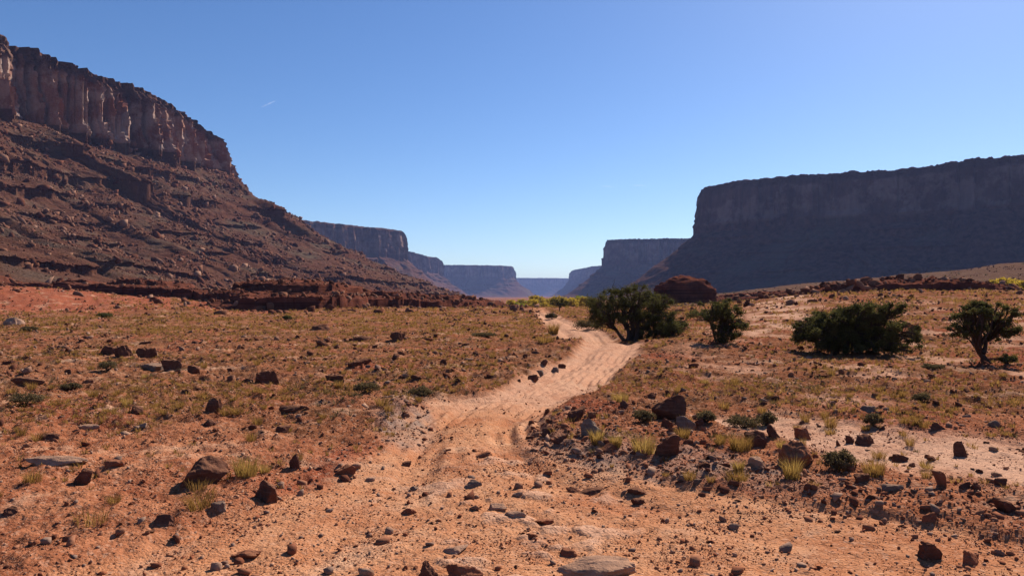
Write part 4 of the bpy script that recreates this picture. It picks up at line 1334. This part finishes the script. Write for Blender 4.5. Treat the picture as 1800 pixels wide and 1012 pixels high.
SG = 'low desert shrubs'
for k, (px, py, w, h, mat, label) in enumerate([
    (1228, 562, 52, 24, M_JUN, 'dark low shrub left of the small juniper'),
    (1182, 592, 44, 34, M_JUN, 'dark shrub crowding the right foot of the large juniper'),
    (1035, 580, 56, 24, M_SAGE, 'brown green shrub on the bank left of the large juniper'),
    (1770, 640, 34, 22, M_JUN, 'little dark shrub at the foot of the leaning juniper'),
    (1606, 588, 22, 18, M_SAGE, 'grey green shrub right of the broad juniper bush'),
    (1474, 826, 66, 40, M_SAGE, 'grey green bush beside the large square boulder'),
    (190, 650, 38, 20, M_SAGE, 'pale green shrub below the tilted dark slabs'),
    (645, 690, 50, 24, M_SAGE, 'grey green shrub on the grassy strip left of the bend'),
    (738, 696, 52, 22, M_SAGE, 'dark green shrub right above the grey gravel'),
    (1132, 742, 46, 26, M_SAGE, 'round green shrub left of the large brown boulder'),
    (1345, 748, 36, 30, M_SAGE, 'dark twiggy shrub above the black triangular rock'),
    (1308, 752, 70, 28, M_SAGE, 'wide dark brushy shrub above the streaky grey block'),
    (1240, 742, 40, 24, M_SAGE, 'dark shrub right of the large brown boulder'),
    (1534, 748, 34, 26, M_SAGE, 'dark shrub on the slope above the wide wash rock'),
    (1620, 706, 34, 20, M_SAGE, 'grey green shrub on the right grassy slope'),
    (183, 558, 34, 9, M_JUN, 'far dark shrub on the apron below the left slope'),
    (52, 582, 30, 10, M_SAGE, 'far grey green shrub at the left edge of the flat'),
    (970, 560, 22, 12, M_SAGE, 'shrub left of the track below the tiny tree'),
    (505, 562, 18, 8, M_JUN, 'far dark shrub below the rounded ledge'),
    (850, 592, 50, 9, M_SAGE, 'long green shrub on the dark ledge left of the track'),
    (1640, 650, 40, 12, M_SAGE, 'low shrub between the bush and the leaning juniper'),
    (125, 685, 34, 14, M_SAGE, 'olive shrub in the left flat right of the sloping slab'),
    (45, 712, 60, 24, M_SAGE, 'brown green shrub near the left edge of the flat'),
]):
    shrub('shrub', label, 'shrub', px, py, w, h, mat, 200 + k, SG)

# grass tufts one can pick out
GT = 'dry grass tufts on the desert floor'
TUFTS = [
    (432, 838, 60, 40, 1, 'bright yellow grass tuft right of the wedge shaped boulder'),
    (350, 858, 70, 22, 0, 'thin grass in front of the wedge shaped boulder'),
    (1392, 840, 46, 40, 1, 'bright yellow grass tuft in front of the large square boulder'),
    (1536, 836, 56, 30, 0, 'straw coloured tuft right of the grey green bush'),
    (1132, 800, 56, 46, 1, 'yellow grass clump left of the round dark boulder'),
    (1050, 780, 34, 28, 1, 'small yellow tuft beside the grey banded boulder'),
    (1082, 786, 30, 24, 1, 'yellow tuft on top of the brown sloping stone'),
    (973, 588, 30, 22, 0, 'round bunchgrass clump in the middle of the far track'),
    (960, 602, 50, 14, 0, 'low spread grass clump left of the far track'),
    (1302, 790, 60, 30, 0, 'tan grass clump left of the dark slanted rock'),
    (1298, 830, 26, 24, 1, 'little orange yellow tuft at the lower bank'),
    (1200, 768, 40, 20, 0, 'pale tuft right of the round dark boulder'),
    (1090, 706, 50, 20, 1, 'yellow grass on the bank crest right of the track'),
    (160, 920, 90, 30, 0, 'thin green grass patch at the lower left'),
]


def tuft_mesh(rg, n, h, spread, w):
    v, f, tn = blades(n, rg, h, spread, 0.75, w)
    return mesh_np('grass_tuft', v, f, True, {'tone': tn})


for k, (px, py, w, h, c, label) in enumerate(TUFTS):
    b = spot(px, py)
    kx = b[1] / F
    rg = np.random.RandomState(300 + k)
    n = 260 if w < 60 else 320
    me = tuft_mesh(rg, n if k != 1 and k != 13 else 110, h * kx * 1.1, w * kx * 0.8, 0.0010 + 0.00020 * b[1])
    tag(obj('grass_tuft', me, M_YGRASS if c else M_STRAW, loc=b), label, 'grass tuft', GT)
PT = []
for k in range(10):
    me = tuft_mesh(np.random.RandomState(400 + k), 150, 1.0, 0.9, 0.010)
    me.materials.append(M_YGRASS if k == 6 else M_STRAW)
    PT.append(me)
rg = np.random.RandomState(41)
for n, cx, ry, label in ((66, (-30, 900), (600, 735), 'dry straw tuft growing on the flat left of the track'),
                         (14, (-30, 620), (740, 900), 'sparse dry tuft on the bare soil at lower left'),
                         (52, (1100, 1830), (600, 790), 'dry straw tuft growing on the right slope'),
                         (12, (1000, 1700), (770, 860), 'dry tuft among the stones of the right bank')):
    done = 0
    while done < n:
        p = spot(rg.uniform(*cx), rg.uniform(*ry))
        m = [float(q[0]) for q in masks(p[:1], p[1:2])]
        if m[0] > 0.3 or not clear(p[None])[0]:
            continue
        s = rg.uniform(0.07, 0.18)
        o = bpy.data.objects.new('grass_tuft', PT[rg.randint(10)])
        COL.objects.link(o)
        o.location = p
        o.scale = (s * rg.uniform(1.0, 1.7), s * 1.3, s * rg.uniform(0.7, 1.1))
        o.rotation_euler.z = rg.uniform(0, 6.28)
        tag(o, label, 'grass tuft', GT)
        done += 1

# the rest of the grass: one mass of small tufts out to the foot of the walls
rg = np.random.RandomState(51)


def grass_mass(n, y0, y1, nb, hr, wr, mat, name, label, seed, thr):
    x, y = scatter(n, y0, y1, 0.76, 0.85)
    m = masks(x, y)
    q = fbm(x * 0.28 + seed, y * 0.28, 6.0, 4)
    px, py = flatpx(x, y)
    pr = (m[4] * 0.9 + 0.10) * sst(thr - 0.25, thr + 0.3, q) * (1 - m[0]) * (1 - 0.85 * (m[3] > 0.9) * (y > 60)) * (1 - 0.55 * m[1])
    keep = rg.rand(n) < pr
    x, y = x[keep], y[keep]
    z = ground_h(x, y)
    Vs, Fs, Ts, off = [], [], [], 0
    protos = [blades(nb, np.random.RandomState(seed * 10 + k), 1.0, 0.9, 0.8, 1.0) for k in range(8)]
    kk = rg.randint(0, 8, len(x))
    for k in range(8):
        v, f, tn = protos[k]
        s = kk == k
        c = s.sum()
        hh = rg.uniform(hr[0], hr[1], c) * np.clip(0.8 + y[s] / 120, 0.8, 1.8)
        a = rg.uniform(0, 2 * PI, c)
        # blade width follows the tuft's own size; far tufts have fewer, broader blades
        vv = v.copy()
        ctr = vv.reshape(-1, 5, 3)
        wid = wr * (0.5 + y[s] / 14.0)
        base = ctr.copy()
        mids = np.stack([(base[:, 0] + base[:, 1]) / 2, (base[:, 0] + base[:, 1]) / 2, (base[:, 2] + base[:, 3]) / 2, (base[:, 2] + base[:, 3]) / 2, base[:, 4]], 1)
        dv = base - mids
        A = mids.reshape(-1, 3)[None] * (hh[:, None, None] * np.array([1.35, 1.35, 1.0])) + dv.reshape(-1, 3)[None] * wid[:, None, None]
        X = A[..., 0] * np.cos(a)[:, None] - A[..., 1] * np.sin(a)[:, None] + x[s][:, None]
        Y = A[..., 0] * np.sin(a)[:, None] + A[..., 1] * np.cos(a)[:, None] + y[s][:, None]
        Z = A[..., 2] + z[s][:, None]
        nv = len(v)
        Vs.append(np.stack([X, Y, Z], -1).reshape(-1, 3))
        Fs.append((f[None] + (np.arange(c) * nv)[:, None, None]).reshape(-1, 3) + off)
        Ts.append((0.5 * tn[None] + 0.5 * rg.rand(c)[:, None]).ravel())
        off += c * nv
    me = mesh_np(name, np.vstack(Vs), np.vstack(Fs), True, {'tone': np.concatenate(Ts)})
    tag(obj(name, me, mat), label, 'grass', kind='stuff')


grass_mass(19000, 6, 40, 18, (0.03, 0.11), 0.0028, M_STRAW, 'dry_grass', 'thin straw coloured grass covering the nearer desert flat', 3, -0.05)
grass_mass(5500, 6, 60, 18, (0.04, 0.11), 0.0030, M_SAGE, 'olive_grass', 'olive green ground plants between the straw grass', 5, 0.25)
grass_mass(32000, 30, 170, 8, (0.07, 0.19), 0.0050, M_STRAW, 'distant_dry_grass', 'straw coloured grass covering the farther desert flat', 4, -0.1)

# ------------------------------------------------------------------ cottonwoods in the river bottom
CG = 'autumn cottonwoods along the river bottom'
rg = np.random.RandomState(61)
protos = []
for k in range(6):
    rk = np.random.RandomState(610 + k)
    cl = []
    for _ in range(26):
        a, r = rk.uniform(0, 2 * PI), math.sqrt(rk.rand())
        zz = rk.uniform(0.32, 0.95)
        q = 1 - abs(zz - 0.55) * 1.3
        cl.append((0.42 * r * q * math.cos(a), 0.42 * r * q * math.sin(a), zz, rk.uniform(0.10, 0.19)))
    C, Rr = np.array([c[:3] for c in cl]), np.array([c[3] for c in cl])
    V, Fq, tn = leaf_cloud(rk, C, Rr, 46, 0.045, 0.85, 0.4)
    cm = mesh_np('crown', V, Fq, False, {'tone': tn})
    cm.materials.append(M_CGREEN if k in (1, 4) else M_COTTON)
    ac = Acc()
    p, r = limb(rk, (0, 0, -0.05), (0.02, 0, 0.5), 0.035, 0.02, 0.05, 6)
    ac.add(*tube(p, r, 6))
    for c in C[::2]:
        p, r = limb(rk, (0.01, 0, rk.uniform(0.25, 0.5)), c, 0.014, 0.004, 0.08, 5)
        ac.add(*tube(p, r, 4))
    tm = ac.mesh('trunk')
    tm.materials.append(M_BARK)
    protos.append((cm, tm))


def cottonwood(x, y, h, wide, label, k, group):
    p = on_ground(x, y)
    e = empty('cottonwood_tree', p, label, 'tree', group)
    e.scale = (h * wide, h * wide, h)
    e.rotation_euler.z = rg.uniform(0, 6.28)
    for me, nm in zip(protos[k], ('crown', 'trunk')):
        c = bpy.data.objects.new(nm, me)
        COL.objects.link(c)
        c.parent = e


for i in range(34):
    px = 896 + 142 * (i + rg.uniform(-0.3, 0.3)) / 33.0
    y = rg.uniform(205, 262)
    k = rg.randint(6)
    h = rg.uniform(4.5, 5.9) * (0.82 if px < 935 else 1.0)
    col = 'green turning' if k in (1, 4) else 'golden yellow'
    cottonwood((px - 900) / F * y, y, h, rg.uniform(0.9, 1.3), '%s cottonwood in the grove at the canyon mouth' % col, k, CG)
for i in range(9):
    px = 1745 + 75 * (i + rg.uniform(-0.3, 0.3)) / 8.0
    y = rg.uniform(128, 142)
    cottonwood((px - 900) / F * y, y, rg.uniform(3.2, 4.3), 1.3, 'golden yellow cottonwood in the grove behind the right hand bank', (0, 2, 3, 5)[rg.randint(4)], 'cottonwoods behind the right hand bank')

# dark scrub dotted over the left slope and the far rise: one mass
rg = np.random.RandomState(71)
n = 2600
ii, jj = rg.randint(0, LV.shape[0], n), (rg.rand(n) * int(np.searchsorted(LZ, 92))).astype(int)
P = LV[ii, jj]
P = P[(P[:, 1] > 70) & (np.abs(P[:, 0]) < P[:, 1] * 0.78) & (P[:, 2] > 1) & (pn(P[:, 0] / 25, P[:, 1] / 25, 7.0) > -0.1)]
a = rg.uniform(0.18, 0.78, 420)
y = 75 * (380 / 75) ** rg.rand(420)
P = np.vstack([P, np.stack([a * y, y, ground_h(a * y, y)], -1)])
P[:, 2] += 0.2
rad = rg.uniform(0.25, 0.7, len(P)) * np.clip(np.hypot(P[:, 0], P[:, 1]) / 250, 0.6, 1.4)
V, Fq, tn = leaf_cloud(rg, P, rad, 34, 0.15, 0.8, 0.4, 0.4, 0.25)
tag(obj('desert_scrub', mesh_np('desert_scrub', V, Fq, False, {'tone': tn}), M_SAGE), 'small dark scrub dotted over the canyon slope and the far rise', 'scrub', kind='stuff')

# ------------------------------------------------------------------ contrails high above the haze
tc = NT('contrail_ice')
d_ = tc.n('BsdfTranslucent')
d_.inputs['Color'].default_value = (0.9, 0.93, 1.0, 1)
t_ = tc.n('BsdfTransparent')
mx = tc.n('MixShader')
nz = tc.noise(tc.objpos(), 0.02, 4, 0.7)
tc.put(mx.inputs[0], tc.mr(nz, 0.35, 0.75, 0.02, 0.13))
tc.t.links.new(t_.outputs[0], mx.inputs[1])
tc.t.links.new(d_.outputs[0], mx.inputs[2])
tc.t.links.new(mx.outputs[0], tc.out.inputs['Surface'])


def contrail(label, x0, y0, x1, y1, d, rad):
    def w(px, py):
        return np.array([(px - 900) / F * d, d, EYE + (HOR - py) / F * d])
    a, b = w(x0, y0), w(x1, y1)
    b[1] += 0.3 * np.linalg.norm(b - a)
    u = np.linspace(0, 1, 24)
    p = (a - a) + (b - a) * u[:, None]
    r = rad * np.sin(PI * np.clip(u, 0.03, 0.97)) ** 0.5 * (1 + 0.3 * pn(u * 9, x0 * 0.1, 0.0))
    v, f = tube(p, r, 10)
    tag(obj('contrail', mesh_np('contrail', v, f), tc.m, loc=a), label, 'contrail', 'contrails in the clear sky')


contrail('short slanting white contrail above the left canyon wall', 458, 188, 481, 174, 9000, 9)
contrail('left one of two thin level contrails above the canyon gap', 1056, 327, 1081, 326.5, 14000, 8)
contrail('right one of two thin level contrails, nearer the right mesa', 1111, 325.5, 1137, 324.5, 14000, 8)

# ------------------------------------------------------------------ haze: one closed box of thin blue air round the whole place
hz = bpy.data.materials.new('valley_haze')
hz.use_nodes = True
hn = hz.node_tree
hn.nodes.remove(hn.nodes['Principled BSDF'])
pv = hn.nodes.new('ShaderNodeVolumePrincipled')
pv.inputs['Color'].default_value = (0.36, 0.49, 0.96, 1)
pv.inputs['Density'].default_value = 0.000085
pv.inputs['Anisotropy'].default_value = 0.0
hn.links.new(pv.outputs[0], hn.nodes['Material Output'].inputs['Volume'])
hx, z0, z1 = 11500.0, -16.0, 190.0
hv = np.array([(x, y, z) for x in (-hx, hx) for y in (-hx, hx) for z in (z0, z1)], float)
hf = np.array([(0, 1, 3, 2), (4, 6, 7, 5), (0, 4, 5, 1), (2, 3, 7, 6), (0, 2, 6, 4), (1, 5, 7, 3)])
tag(obj('haze', mesh_np('haze', hv, hf, False), hz), 'thin blue haze filling the valley air', 'haze', kind='stuff')
